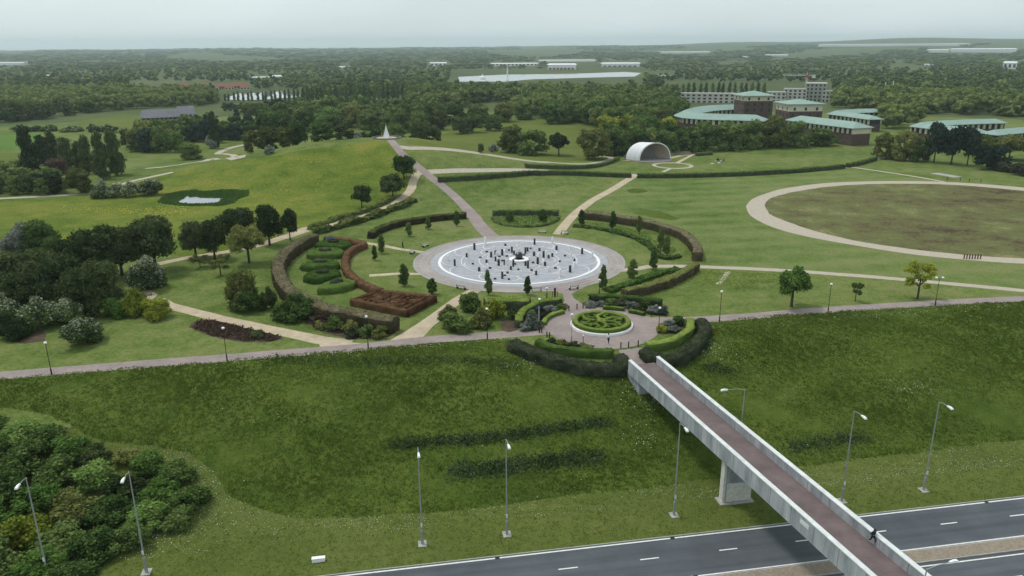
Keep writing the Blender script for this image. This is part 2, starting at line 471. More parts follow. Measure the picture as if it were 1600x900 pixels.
def cores(C, Rr, k, rng, sub=ICO1):
    Vs, Fs, o = [], [], 0
    for c, r in zip(C, Rr):
        v = sub[0] * r * k * (1 + 0.12 * rng.normal(size=(len(sub[0]), 1)))
        Vs.append(v + c); Fs.append(sub[1] + o); o += len(v)
    return np.concatenate(Vs), np.concatenate(Fs)

def crown_lumps(kind, rng):
    C, Rr = [], []
    if kind == 'round':
        for _ in range(22):
            t = rng.random() * 2 * math.pi; z = rng.uniform(.34, .86)
            rr = .34 * math.sqrt(max(0.05, 1 - ((z - .56) / .40) ** 2)) * rng.uniform(.5, 1.05)
            r = rng.uniform(.12, .19)
            C.append((rr * math.cos(t), rr * math.sin(t), z)); Rr.append((r, r, r * .9))
    elif kind == 'spread':
        for _ in range(24):
            t = rng.random() * 2 * math.pi; z = rng.uniform(.42, .84)
            rr = .38 * math.sqrt(rng.random()); r = rng.uniform(.10, .16)
            z = .46 + (z - .46) * math.sqrt(max(.1, 1 - (rr / .45) ** 2))
            C.append((rr * math.cos(t), rr * math.sin(t), z)); Rr.append((r, r, r * .85))
    elif kind == 'low':                      # crown down to the ground, woodland edge
        for _ in range(24):
            t = rng.random() * 2 * math.pi; z = rng.uniform(.12, .86)
            rr = .36 * math.sqrt(max(.08, 1 - ((z - .36) / .56) ** 2)) * rng.uniform(.5, 1.05); r = rng.uniform(.12, .18)
            C.append((rr * math.cos(t), rr * math.sin(t), z)); Rr.append((r, r, r * .9))
    elif kind == 'column':                   # narrow egg
        for i in range(18):
            z = .14 + .76 * (i + .5) / 18; prof = math.sin(math.pi * min(1, (z - .02) / .99) ** .72) ** .8
            t = rng.random() * 2 * math.pi; rr = .26 * prof * rng.uniform(.5, 1)
            r = .11 + .15 * prof
            C.append((rr * math.cos(t), rr * math.sin(t), z)); Rr.append((r, r, .085))
    elif kind == 'poplar':
        for i in range(16):
            z = .07 + .88 * (i + .5) / 16; prof = (math.sin(math.pi * (0.12 + .86 * z) ** .8)) ** .6
            t = rng.random() * 2 * math.pi; rr = .2 * prof * rng.uniform(.3, 1)
            r = .13 + .2 * prof
            C.append((rr * math.cos(t), rr * math.sin(t), z)); Rr.append((r, r, .08))
    elif kind == 'shrub':
        for _ in range(20):
            t = rng.random() * 2 * math.pi; rr = .36 * math.sqrt(rng.random()); r = rng.uniform(.12, .20)
            z = rng.uniform(.15, .82) * math.sqrt(max(.12, 1 - (rr / .46) ** 2))
            C.append((rr * math.cos(t), rr * math.sin(t), max(.1, z))); Rr.append((r, r, r * 1.15))
    elif kind == 'thin':                     # open, see-through young crown
        for _ in range(15):
            t = rng.random() * 2 * math.pi; z = rng.uniform(.40, .88)
            rr = .38 * math.sqrt(max(.1, 1 - ((z - .62) / .34) ** 2)) * rng.uniform(.4, 1.05); r = rng.uniform(.08, .13)
            C.append((rr * math.cos(t), rr * math.sin(t), z)); Rr.append((r, r, r * .8))
    C = np.array(C); Rr = np.array(Rr)
    top = (C[:, 2] + Rr[:, 2]).max(); C[:, 2] /= top; Rr[:, 2] /= top
    ext = (np.hypot(C[:, 0], C[:, 1]) + Rr[:, 0]).max() * 2 * .96
    C[:, :2] /= ext; Rr[:, :2] /= ext
    return C, Rr

_crowns = {}
def crown_mesh(kind, mat, variant=0, n=2600, size=.055, second=None, share=.45, core=.72):
    key = (kind, mat, variant, n, second)
    if key in _crowns: return _crowns[key]
    rng = np.random.default_rng(hash((kind, variant)) % 1000 if False else (len(kind) * 31 + sum(map(ord, kind)) + variant * 97))
    C, Rr = crown_lumps(kind, rng)
    V1, F1 = cores(C, Rr, core, rng)
    V2, F2 = leaf_cloud(rng, C, Rr, n, size, zmin=-.75)
    V = np.concatenate([V1, V2])
    F2 = F2 + len(V1)
    mats = [F[mat]]; mi = [0, 0]
    if second:
        mats.append(F[second])
        cz = V2.reshape(-1, 4, 3).mean(1)
        p = np.clip(share + (cz[:, 2] - .5) * .5, 0.05, .95)
        mi = [0, (rng.random(len(F2)) < p).astype(int)]
    me = mesh_np('crown', V, [F1, F2], mats, mi)
    _crowns[key] = me
    return me

_trunks = {}
def trunk_mesh(variant, height, girth):
    """trunk with limbs, unit height; girth is trunk radius over tree height"""
    key = (variant, round(height, 2))
    if key in _trunks: return _trunks[key]
    rng = random.Random(variant + 5)
    b = MB()
    b.lathe([(girth * 1.6, 0), (girth * 1.1, .03), (girth, .10), (girth * .8, height)], 8)
    for k in range(6):
        t = k * 1.05 + rng.random() * .6; l = rng.uniform(.16, .28)
        z0 = height * rng.uniform(.8, 1.0)
        b.tube((0, 0, z0), (l * math.cos(t), l * math.sin(t), z0 + rng.uniform(.14, .3)), girth * .5, girth * .15, 5)
    b.tube((0, 0, height), (.02, .01, .82), girth * .7, girth * .12, 6)
    me = b.mesh('trunk', M['bark'], True)
    _trunks[key] = me
    return me

TRNG = random.Random(7)
def tree(label, x0, x1, ytop, ybase, kind, mat, name='tree', cat='tree', group=None, n=4200, size=.05, second=None,
         share=.45, trunk=.42, front=False, wscale=1.0, P=None, wh=None, behind=0):
    """a tree or shrub whose crown spans photo columns x0..x1 and rows ytop..ybase"""
    if P is None:
        P = W((x0 + x1) / 2, ybase)
        w = wid(P, x1 - x0) * wscale
        if front:                              # ybase is the front edge of the crown
            P = P + np.array([0, w * .38, 0]); P[2] = float(Z(P[0], P[1]))
        if behind:
            P = P + np.array([P[0], P[1], 0]) / math.hypot(P[0], P[1]) * behind; P[2] = float(Z(P[0], P[1])); w = wid(P, x1 - x0) * wscale
        h = hgt(P, ytop)
    else:
        w, h = wh
    h = max(h, .3)
    var = TRNG.randrange(4)
    me = crown_mesh(kind, mat, var, n, size, second, share)
    rz = TRNG.random() * 6.28
    if kind in ('shrub', 'low') or trunk <= 0:
        o = link(name, me, None, P - np.array([0, 0, .04]), rz, (w, w, h))
        tag(o, label, cat, group)
        return o
    r = empty(name, P - np.array([0, 0, .05]), rz); r.scale = (w, w, h)
    tag(r, label, cat, group)
    link('crown', me, r)
    link('trunk', trunk_mesh(var, trunk, .032 * max(.4, min(1.2, h / max(w, .1)))), r)
    return r

def resample(pts, step):
    """Catmull-Rom through pts, resampled about every step metres"""
    pts = [np.asarray(p, float) for p in pts]
    out = []
    for i in range(len(pts) - 1):
        p0 = pts[max(i - 1, 0)]; p1 = pts[i]; p2 = pts[i + 1]; p3 = pts[min(i + 2, len(pts) - 1)]
        n = max(1, int(np.linalg.norm((p2 - p1)[:2]) / step))
        for k in range(n):
            t = k / n
            out.append(.5 * ((2 * p1) + (-p0 + p2) * t + (2 * p0 - 5 * p1 + 4 * p2 - p3) * t * t + (-p0 + 3 * p1 - 3 * p2 + p3) * t ** 3))
    out.append(pts[-1])
    return np.array(out)

HRNG = np.random.default_rng(11)
def hedge(label, pts, width, height, side, top=None, group=None, name='hedge', cat='hedge', leaf=.22, dens=9, rough=.10, step=.7, world=False, wob=0.0, ztop=True):
    """clipped hedge swept along the photo points of its top centre line"""
    if not world:
        zt = [W(px, py) for px, py in pts]
        pts = [W(px, py, z[2] + (height if ztop else 0)) for (px, py), z in zip(pts, zt)]
    Q = resample([np.array([p[0], p[1]]) for p in pts], step)
    T = np.gradient(Q, axis=0); T /= np.linalg.norm(T, axis=1)[:, None] + 1e-9
    Nn = np.stack([-T[:, 1], T[:, 0]], 1)
    hw = width / 2
    prof = [(-hw * 1.02, -.12), (-hw * 1.05, height * .5), (-hw * .98, height * .88), (-hw * .78, height), (0, height * 1.03), (hw * .78, height), (hw * .98, height * .88), (hw * 1.05, height * .5), (hw * 1.02, -.12)]
    n, k = len(Q), len(prof)
    z0 = Z(Q[:, 0], Q[:, 1])
    V = np.zeros((n, k, 3))
    wv = 1 + wob * np.sin(np.arange(n) * step / 1.7 + 1) if wob else np.ones(n)
    for j, (o, z) in enumerate(prof):
        V[:, j, :2] = Q + Nn * (o * wv[:, None]); V[:, j, 2] = z0 + z * (wv if z > 0 else 1)
    V += HRNG.normal(size=V.shape) * rough * np.array([1, 1, .6])
    V = V.reshape(-1, 3)
    i, j = np.meshgrid(np.arange(n - 1), np.arange(k - 1), indexing='ij')
    Fq = np.stack([i * k + j, i * k + j + 1, (i + 1) * k + j + 1, (i + 1) * k + j], -1).reshape(-1, 4)
    istop = ((j >= 2) & (j <= 5)).reshape(-1)
    caps = [[a for a in range(k)][::-1], [(n - 1) * k + a for a in range(k)]]
    # leaves on the faces
    A, B, Cc, Dd = (V[Fq[:, q]] for q in range(4))
    nr = np.cross(B - A, Dd - A); ar = np.linalg.norm(nr, axis=1); nr = nr / (ar[:, None] + 1e-9)
    cnt = HRNG.poisson(ar * dens)
    fi = np.repeat(np.arange(len(Fq)), cnt)
    u = HRNG.random((len(fi), 1)); v = HRNG.random((len(fi), 1))
    P = (A[fi] * (1 - u) + B[fi] * u) * (1 - v) + (Dd[fi] * (1 - u) + Cc[fi] * u) * v
    nn = nr[fi]; cen = np.concatenate([Q, (z0 + height / 2)[:, None]], 1)
    sgn = np.sign(((P - cen[np.clip(fi // (k - 1), 0, n - 1)]) * nn).sum(1))[:, None]; nn = nn * np.where(sgn == 0, 1, sgn)
    P = P + nn * (.02 + .10 * HRNG.random((len(P), 1)) * min(1, leaf / .2))
    V2, F2 = leaves_at(HRNG, P, nn, leaf, .6)
    # leaves on the two end faces
    for e, tdir in ((0, -1), (n - 1, 1)):
        m = int(width * height * dens); 
        o = HRNG.uniform(-hw, hw, m); zz = HRNG.uniform(0, height, m)
        Pe = np.concatenate([Q[e] + Nn[e] * o[:, None] + T[e] * tdir * .05, (z0[e] + zz)[:, None]], 1)
        Ve, Fe = leaves_at(HRNG, Pe, np.tile(np.array([T[e][0] * tdir, T[e][1] * tdir, 0]), (m, 1)), leaf, .6)
        F2 = np.concatenate([F2, Fe + len(V2)]); V2 = np.concatenate([V2, Ve]); istop_extra = m
        fi = np.concatenate([fi, np.full(m, 0)])
    mats = [F[side]]; tops = istop[fi]
    if top: mats.append(F[top])
    o0 = np.array([Q[0][0], Q[0][1], z0[0]])
    VV = np.concatenate([V, V2]) - o0
    me = mesh_np('hedge', VV, [Fq, np.array(caps), F2 + len(V)], mats,
                 [(istop if top else istop * 0).astype(int), 0, (tops if top else tops * 0).astype(int)])
    o = link(name, me, None, o0)
    return tag(o, label, cat, group)

def hedge_block(label, poly, height, side, top=None, name='hedge', cat='hedge', group=None, leaf=.22, dens=9):
    """clipped hedge with an outline of its own (world points)"""
    Q = resample([np.array(p[:2]) for p in poly] + [np.array(poly[0][:2])], .8)[:-1]
    n = len(Q); c = Q.mean(0); z0 = float(Z(*c))
    rings = [(1.0, -.1), (1.02, height * .55), (.985, height * .9), (.93, height), (.5, height * 1.03)]
    V = []
    for s_, z in rings:
        r = c + (Q - c) * s_
        V.append(np.concatenate([r, np.full((n, 1), z0 + z)], 1))
    V.append(np.array([[c[0], c[1], z0 + height * 1.04]]))
    V = np.concatenate(V); V[:-1] += HRNG.normal(size=V[:-1].shape) * .07
    Fq = []
    for r in range(len(rings) - 1):
        for k in range(n): Fq.append((r*n+k, r*n+(k+1) % n, (r+1)*n+(k+1) % n, (r+1)*n+k))
    Fq = np.array(Fq); m = (len(rings) - 1) * n
    Ft = np.array([(m+k, m+(k+1) % n, len(V) - 1) for k in range(n)])
    A, B, Cc, Dd = (V[Fq[:, q]] for q in range(4))
    Ft4 = np.concatenate([Ft, Ft[:, 2:3]], 1)
    allq = np.concatenate([Fq, Ft4])
    A, B, Cc, Dd = (V[allq[:, q]] for q in range(4))
    nr = np.cross(Cc - A, Dd - B); ar = np.linalg.norm(nr, axis=1) / 2; nr /= (2 * ar[:, None] + 1e-9)
    deg = ar < 1e-6
    fi = np.repeat(np.arange(len(allq)), HRNG.poisson(ar * dens))
    u = HRNG.random((len(fi), 1)); v = HRNG.random((len(fi), 1))
    P = (A[fi] * (1 - u) + B[fi] * u) * (1 - v) + (Dd[fi] * (1 - u) + Cc[fi] * u) * v
    nn = nr[fi]; o_ = P - np.array([c[0], c[1], z0 + height * .4]); nn = nn * np.sign((nn * o_).sum(1))[:, None]
    V2, F2 = leaves_at(HRNG, P + nn * .05, nn, leaf, .6)
    istop = np.arange(len(allq)) >= 2 * n
    mats = [F[side]] + ([F[top]] if top else [])
    o0 = np.array([c[0], c[1], z0])
    tp = lambda a: (a if top else a * 0).astype(int)
    me = mesh_np('hedge', np.concatenate([V, V2]) - o0, [Fq, Ft, F2 + len(V)], mats, [tp(istop[:len(Fq)]), tp(istop[len(Fq):]), tp(istop[fi])])
    return tag(link(name, me, None, o0), label, cat, group)

# ---------------------------------------------------------------- the ground, cut along the paths and beds
zones = []          # (object name, material, polygon in world xy), later ones lie on top
def zone(name, mat, pts, px=True, jitter=0.0, step=None):
    if px: pts = [W(*p)[:2] for p in pts]
    pts = [np.array(p[:2], float) for p in pts]
    if step:
        pts = list(resample(pts + [pts[0]], step))[:-1]
    if jitter:
        r = np.random.default_rng(len(zones))
        pts = [p + r.normal(size=2) * jitter for p in pts]
    zones.append((name, mat, pts))

def strip(name, mat, pts, width, px=True, step=3.0, ends=0.0):
    if px: pts = [W(*p)[:2] for p in pts]
    Q = resample([np.array(p[:2], float) for p in pts], step)
    T = np.gradient(Q, axis=0); T /= np.linalg.norm(T, axis=1)[:, None] + 1e-9
    Nn = np.stack([-T[:, 1], T[:, 0]], 1)
    if np.isscalar(width): w = np.full(len(Q), width)
    else: w = np.interp(np.linspace(0, 1, len(Q)), np.linspace(0, 1, len(width)), width)
    ew = np.random.default_rng(len(zones)).normal(size=(len(Q), 1)) * .05
    Lft = Q + Nn * (w[:, None] / 2 + ew); Rt = Q - Nn * w[:, None] / 2
    zones.append((name, mat, list(Lft) + list(Rt[::-1])))

def circ(cx, cy, r, n=72, ry=None):
    ry = r if ry is None else ry
    return [(cx + r * math.cos(2 * math.pi * k / n), cy + ry * math.sin(2 * math.pi * k / n)) for k in range(n)]

ROSE = (1.55, 159.0)
ROUND = tuple(W(940, 508.5)[:2])
# long grass on the slope, short daisy verge below it
prom_low = [(-160, 606), (0, 592), (170, 577), (340, 564.5), (480, 551), (576, 544), (640, 539), (675, 535), (760, 530), (800, 530)]
prom_low_r = [(1103, 503), (1295, 487.7), (1462, 477), (1600, 470), (1760, 461)]
border_l = [(-160, 622), (0, 638), (50, 643), (110, 664), (160, 688), (230, 697), (300, 709), (335, 740), (358, 772), (400, 799), (450, 808), (560, 806), (700, 799), (800, 786), (920, 772), (1060, 756), (1180, 741), (1250, 730), (1400, 710), (1600, 688), (1760, 672)]
bl = [W(*p)[:2] for p in border_l]
ts_ = [((b - RP) @ np.array([EX, EY])) for b in bl]
zone('verge', 'daisy', [road_pt(30, t) for t in np.linspace(ts_[0], ts_[-1], 40)] + [road_pt(.42, t) for t in np.linspace(ts_[-1], ts_[0], 60)], px=False)
zone('long_grass', 'long', prom_low + [(810, 548), (870, 565), (975, 580), (1000, 585), (1050, 560), (1090, 530)] + prom_low_r + border_l[::-1], jitter=.25, step=2.5)
# hillside meadow, pond and reeds
zone('hill_meadow', 'hillgrass', [(-140, 424), (0, 402), (90, 396), (200, 400), (300, 399), (350, 392), (430, 371), (490, 351), (550, 337), (600, 316), (636, 292), (642, 268), (638, 258), (612, 224), (586, 220), (540, 226), (480, 235), (420, 245), (380, 250), (335, 254), (290, 263), (240, 277), (200, 290), (130, 306), (60, 312), (0, 314), (-140, 320)], jitter=.8, step=8)
zone('reed_bed', 'reeds', [(246, 312), (262, 303), (285, 299), (320, 299), (350, 296), (388, 298), (386, 306), (372, 312), (352, 321), (300, 322), (262, 320)], jitter=.5, step=3)
zone('pond', 'water', [(276, 315.5), (288, 310), (292, 305.8), (297, 308.5), (308, 307.5), (312, 309), (347, 309.5), (344, 313), (338, 317), (312, 318.5), (290, 318)], jitter=.1, step=1.5)
# mown east field
zone('east_lawn', 'stripelawn', [(905, 334), (950, 303), (997, 277), (1080, 276), (1165, 273), (1240, 267), (1318, 261), (1480, 286), (1700, 300), (1760, 440), (1600, 451), (1405, 433), (1217, 420), (1094, 414), (1086, 372), (1068, 360), (1036, 348), (1000, 340), (960, 335), (930, 334)])
zone('long_grass_patch', 'long', [(978, 298), (990, 294.5), (1004, 295), (1012, 299), (1000, 302), (982, 301.5)], jitter=.3, step=2)
zone('long_grass_patch', 'long', [(988, 333), (1008, 327.5), (1030, 330), (1052, 337), (1066, 342), (1050, 344), (1020, 339)], jitter=.3, step=2)
# pastures
zone('pasture', 'rough', [(622, 192), (690, 170), (760, 172), (640, 167.5), (420, 180), (390, 196), (500, 200), (600, 200)], jitter=1)
zone('pasture', 'rough', [(640, 226), (700, 205), (800, 186), (905, 190), (980, 206), (985, 240), (930, 250), (820, 249), (700, 234)], jitter=1, step=10)
zone('pasture', 'bright', [(-60, 208), (66, 207), (66, 231), (-60, 234)], jitter=.5)
zone('pasture', 'rough', [(-60, 240), (40, 238), (40, 258), (-60, 262)], jitter=.5)
zone('pasture', 'rough', [(120, 190), (190, 179), (300, 187), (300, 206), (210, 202), (120, 200)], jitter=1)
# heath inside the oval track
outer = [(1165.5, 322), (1174, 312), (1192, 304), (1228, 294), (1299, 285.5), (1405, 282.8), (1494, 285), (1600, 293), (1720, 306), (1830, 325), (1890, 350), (1860, 385), (1760, 408), (1680, 412), (1600, 412), (1512, 406), (1423, 397), (1334, 383), (1263, 370), (1210, 356), (1174, 338)]
inner = [(1194, 320.6), (1201, 312), (1217, 305), (1263, 296), (1317, 289.5), (1405, 287), (1494, 289), (1600, 298), (1712, 310), (1810, 328), (1855, 350), (1830, 380), (1740, 400), (1670, 404), (1600, 404), (1512, 398.5), (1423, 389), (1334, 375.5), (1263, 358), (1228, 345.5), (1203, 334)]
zone('track', 'palepath', outer, step=3)
zone('heath', 'heath', inner, jitter=.12, step=3)
# sandy and pink paths
strip('path', 'palepath', [(-150, 315), (0, 310), (80, 306), (136, 302), (175, 294), (210, 282), (270, 269)], 2.6)
strip('path', 'palepath', [(228, 263), (280, 257.5), (320, 251.5), (336, 247.5), (366, 248.5), (378, 246), (364, 242), (340, 240.5), (360, 231), (384, 226)], 3.0, step=4)
strip('path', 'palepath', [(618, 229), (640, 231.5), (820, 250.5), (860, 253.5), (890, 255.8), (920, 255.6), (948, 251), (956, 247.2), (948, 244.2), (934, 243.6)], 2.8)
strip('path', 'palepath', [(652, 270), (700, 267), (760, 266), (830, 266), (900, 269.5), (980, 273), (1080, 274), (1165, 270.6), (1240, 265), (1315, 259), (1345, 253.5), (1374, 247.5)], 3.2)
strip('path', 'sandpath', [(993, 273.5), (960, 294), (926, 313), (900, 333), (884, 350), (872, 366)], 2.7)
strip('path', 'pinkpath', [(608, 217.5), (624, 236), (640, 250), (657, 263), (672, 276), (696, 294), (716, 312), (735, 332), (752, 354), (770, 372)], [2.6, 2.8, 3.0, 3.2, 3.6, 4.0])
strip('path', 'sandpath', [(652, 270), (646, 282), (640, 299), (618, 316), (570, 335), (520, 350), (482, 357), (455, 367), (430, 375), (400, 384), (350, 394), (296, 402), (240, 414)], [2.6, 2.8, 2.4, 2.4, 3, 4.5, 3, 2.4, 2.4])
strip('path', 'sandpath', [(571, 379.5), (600, 384), (622, 388.5), (660, 394)], 1.6)
strip('path', 'sandpath', [(577, 430.5), (600, 429), (622, 427.5), (660, 428)], 1.6)
strip('path', 'palepath', [(960, 423), (997, 419.5), (1016, 416), (1072, 416), (1091, 416.6), (1217, 422), (1310, 428.5), (1405, 436), (1600, 454), (1750, 470)], 2.2)
strip('path', 'palepath', [(1316, 259), (1372, 267), (1430, 276), (1475, 284)], 1.6)
strip('path', 'palepath', [(1121, 444), (1131, 434), (1138, 424)], 1.0)
strip('path', 'sandpath', [(246, 468), (262, 477), (300, 486.5), (340, 497), (380, 505.5), (420, 514.5), (460, 522.5), (500, 531), (545, 537)], [2.6, 2.6, 2.6, 2.8, 3.4])
zone('path', 'sandpath', [(462, 523), (492, 530), (498, 535), (500, 541), (494, 546), (540, 543), (580, 538), (540, 534)])
zone('path', 'sandpath', [(206, 459), (224, 455), (240, 456), (247, 460), (236, 470), (214, 468)])
strip('path', 'sandpath', [(745, 452), (716, 468), (689, 489), (664, 508), (646, 522), (630, 534)], [2.4, 2.4, 2.6, 3.0, 4.5])
zone('path', 'sandpath', [(970, 250.5), (1000, 252), (1040, 250.5), (1047, 248), (1092, 238.5), (1083, 241), (1060, 242.5), (1046, 246.5), (1020, 249), (990, 249.5)])
strip('path', 'sandpath', [(1058, 254.5), (1072, 247), (1090, 237.5)], 1.6)
# ring path in front of the bandshell
RC = W(1051, 258.6)[:2]; RRX = wid(W(1051, 258.6), 64) / 2
RRY = (W(1051, 253.6)[1] - W(1051, 263.4)[1]) / 2
zone('path', 'palepath', circ(RC[0], RC[1], RRX, 48, RRY), px=False)
zone('lawn', 'lawn', circ(RC[0], RC[1], RRX - 1.5, 48, RRY - 1.9), px=False)
strip('path', 'palepath', [(1047, 263.5), (1036, 268.5)], 1.4)
# promenade along the top of the slope
prom_l = [(-160, 601.5), (0, 587), (170, 573), (340, 560), (490, 548), (576, 541), (660, 531.5), (751, 525), (845, 518), (890, 514)]
strip('promenade', 'pinkpath', prom_l, 3.0)
strip('promenade', 'pinkpath', [(985, 505), (1030, 500), (1101, 499), (1295, 484), (1462, 473.5), (1600, 466.5), (1760, 458)], 2.9)
# plaza with the rose, roundabout and the links between
zone('plaza', 'plaza', circ(*ROSE, 22.4, 96), px=False)
zone('plaza', 'pinkpath', [(840, 450), (879, 458.5), (882, 470), (876, 482), (905, 492), (925, 487), (914, 478), (897, 466), (893, 459), (930, 440), (890, 430)])
zone('roundabout', 'pinkpath', circ(*ROUND, 9.4, 72), px=False)
# planting beds round the roundabout
zone('planting_bed', 'soil', [(822, 506), (826, 494), (848, 482), (884, 474), (887, 482), (868, 489), (851, 500), (846, 514), (826, 516)], jitter=.1, step=1)
zone('planting_bed', 'soil', [(913, 478), (922, 470), (1030, 474), (1044, 484), (1040, 493), (1008, 491), (980, 484), (945, 480)], jitter=.1, step=1)
zone('planting_bed', 'soil', [(1027, 522), (1029, 508), (1046, 500), (1072, 498), (1070, 512), (1050, 522)], jitter=.1, step=1)
zone('planting_bed', 'soil', [(850, 533), (862, 530), (892, 538), (930, 540), (925, 546), (880, 546)], jitter=.1, step=1)
zone('planting_bed', 'soil', [(782, 500), (808, 500), (808, 516), (785, 517)], jitter=.1, step=1)
zone('planting_bed', 'soil', [(14, 532), (26, 518), (60, 512), (72, 522), (66, 533), (40, 537)], jitter=.2, step=1)
zone('planting_bed', 'soil', [(296, 512), (306, 502), (326, 499), (360, 506), (405, 517), (442, 527), (430, 534), (380, 534), (330, 526)], jitter=.15, step=1)
zone('planting_bed', 'soil', [(478, 500), (498, 492), (520, 503), (600, 520), (606, 527), (560, 531), (500, 518)], jitter=.2, step=1)
# bridge approach
strip('bridge_approach', 'pinkpath', [(985, 545), (996, 560), (1008, 574)], 3.9)
# the dual carriageway
t0, t1 = -125, 330
SB = lambda s: [road_pt(s, t) for t in np.linspace(t0, t1, 40)]
zone('road', 'asphalt', SB(0.22) + SB(-6.75)[::-1], px=False)
zone('road', 'asphalt', SB(-8.35) + SB(-15.6)[::-1], px=False)

# assemble one triangulation
cv, cf = [], []
for _, _, poly in zones:
    b = len(cv); cv += [Vector((float(p[0]), float(p[1]))) for p in poly]
    a = sum(poly[i][0] * poly[(i + 1) % len(poly)][1] - poly[(i + 1) % len(poly)][0] * poly[i][1] for i in range(len(poly)))
    idx = list(range(b, b + len(poly)))
    cf.append(idx if a > 0 else idx[::-1])
NA = 151
ANG = np.linspace(rad(-76), rad(76), NA)
RAD1 = np.geomspace(20, 720, 112)
RAD2 = np.geomspace(720, 10500, 90)
for i, r in enumerate(RAD1):
    for j, a in enumerate(ANG):
        e = i in (0, len(RAD1) - 1) or j in (0, NA - 1)
        q = (0, 0) if e else (((i * 7919 + j * 104729) % 97 / 97 - .5) * r * .006, ((i * 15485863 + j * 32452843) % 89 / 89 - .5) * r * .006)
        cv.append(Vector((float(r * math.sin(a) + q[0]), float(r * math.cos(a) + q[1]))))
ov, oe, of, _, _, ofo = delaunay_2d_cdt(cv, [], cf, 0, 1e-5, True)
OV = np.array([v[:] for v in ov]); OF = np.array([f[:3] for f in of if len(f) == 3])
top_zone = np.array([max(o) if len(o) else -1 for f, o in zip(of, ofo) if len(f) == 3])
OZ = Z(OV[:, 0], OV[:, 1]); V3 = np.concatenate([OV, OZ[:, None]], 1)
cen = V3[OF].mean(1)
# CDT hull triangles inside the near arc are fine; drop slivers
ar = np.abs(np.cross(V3[OF[:, 1], :2] - V3[OF[:, 0], :2], V3[OF[:, 2], :2] - V3[OF[:, 0], :2]))
good = ar > 1e-7
def sheet(name, mat, sel, dz=0.0, extra=None):
    f = OF[sel]
    if not len(f): return None
    u, inv = np.unique(f.ravel(), return_inverse=True)
    V = V3[u].copy(); f = inv.reshape(-1, 3)
    a = np.cross(V[f[:, 1], :2] - V[f[:, 0], :2], V[f[:, 2], :2] - V[f[:, 0], :2])
    f[a < 0] = f[a < 0][:, ::-1]
    V[:, 2] += dz
    o = link(name, mesh_np(name, V, [f], M[mat], smooth=True))
    return tag(o, kind='structure')
for i, (nm, mt, _) in enumerate(zones):
    sheet(nm, mt, (top_zone == i) & good)
# ground: the rest plus everything out to the horizon
M['country'] = grass_mat('far_fields', [(.040, .060, .022), (.062, .085, .032), (.10, .122, .048), (.18, .175, .09)], scales=(0.0022, .012, .05), weights=(.55, .3, .15), bump=0)
sel = (top_zone == -1) & good
f0 = OF[sel]; u, inv = np.unique(f0.ravel(), return_inverse=True)
Vg = V3[u]; fg = inv.reshape(-1, 3)
a = np.cross(Vg[fg[:, 1], :2] - Vg[fg[:, 0], :2], Vg[fg[:, 2], :2] - Vg[fg[:, 0], :2]); fg[a < 0] = fg[a < 0][:, ::-1]
rr, aa = np.meshgrid(RAD2, ANG, indexing='ij')
X = (rr * np.sin(aa)).ravel(); Y = (rr * np.cos(aa)).ravel()
Vf = np.stack([X, Y, Z(X, Y)], 1); b = len(Vg)
i, j = np.meshgrid(np.arange(len(RAD2) - 1), np.arange(NA - 1), indexing='ij')
k = i * NA + j
Fq = np.stack([k, k + 1, k + NA + 1, k + NA], -1).reshape(-1, 4)[:, ::-1] + b
cm = np.where(np.hypot(Vg[fg].mean(1)[:, 0], Vg[fg].mean(1)[:, 1]) > 560, 1, 0)
ground = link('ground', mesh_np('ground', np.concatenate([Vg, Vf]), [fg, Fq], [M['lawn'], M['country']], [cm, 1], smooth=True))
tag(ground, kind='structure')

# road markings, kerbs and the central reservation (4 mm and more above the asphalt)
def ribbon(name, mat, s0, s1, ta, tb, z, parent=None, n=30):
    V = []; t = np.linspace(ta, tb, n)
    for q in t: V += [(*road_pt(s1, q), z), (*road_pt(s0, q), z)]
    Fq = [(2*i, 2*i+1, 2*i+3, 2*i+2) for i in range(n - 1)]
    o = link(name, mesh_np(name, V, [np.array(Fq)], mat), parent)
    return o
ZR = -6.5
for s0, s1 in ((-0.12, 0.06), (-6.40, -6.24), (-9.05, -8.89), (-15.3, -15.14)):
    tag(ribbon('road_edge_line', M['paint'], s0, s1, -110, 260, ZR + .006), kind='structure')
dash = mesh_np('lane_dash', [(-1, -.075, 0), (1, -.075, 0), (1, .075, 0), (-1, .075, 0)], [np.array([[0, 1, 2, 3]])], M['paint'])
ang = math.atan2(EY, EX)
for sl in (-2.9, -12.0):
    k = 0
    for t in np.arange(22.8 - 8.62 * 14, 260, 8.62):
        p = road_pt(sl, t)
        tag(link('lane_dash', dash, None, (p[0], p[1], ZR + .006), ang), kind='structure')
def kerbrun(name, s0, s1, ta, tb, z0, z1, mat, seg=1.0):
    b = MB(); n = int((tb - ta) / 6)
    for t in np.linspace(ta, tb, n + 1)[:-1]:
        pa, pb = road_pt(s0, t), road_pt(s0, t + (tb - ta) / n - .02); pc, pd = road_pt(s1, t + (tb - ta) / n - .02), road_pt(s1, t)
        b.prism([tuple(pa), tuple(pb), tuple(pc), tuple(pd)], z0, z1)
    return tag(b.build(name, mat), kind='structure')
kerbrun('kerb', -6.75, -6.60, -80, 200, ZR - .1, ZR + .12, M['kerb'])
kerbrun('kerb', -8.50, -8.35, -80, 200, ZR - .1, ZR + .12, M['kerb'])
kerbrun('kerb', .24, .36, -80, 200, ZR - .1, ZR + .05, M['kerb'])
rv = []
tt = np.linspace(-80, 200, 120); RNGg = np.random.default_rng(3)
for t in tt:
    for s_ in (-8.37, -7.9, -7.4, -7.0, -6.73):
        rv.append((*road_pt(s_, t), ZR + .10 + RNGg.uniform(0, .05)))
rf = np.array([(i*5+j+1, i*5+j, (i+1)*5+j, (i+1)*5+j+1) for i in range(119) for j in range(4)])
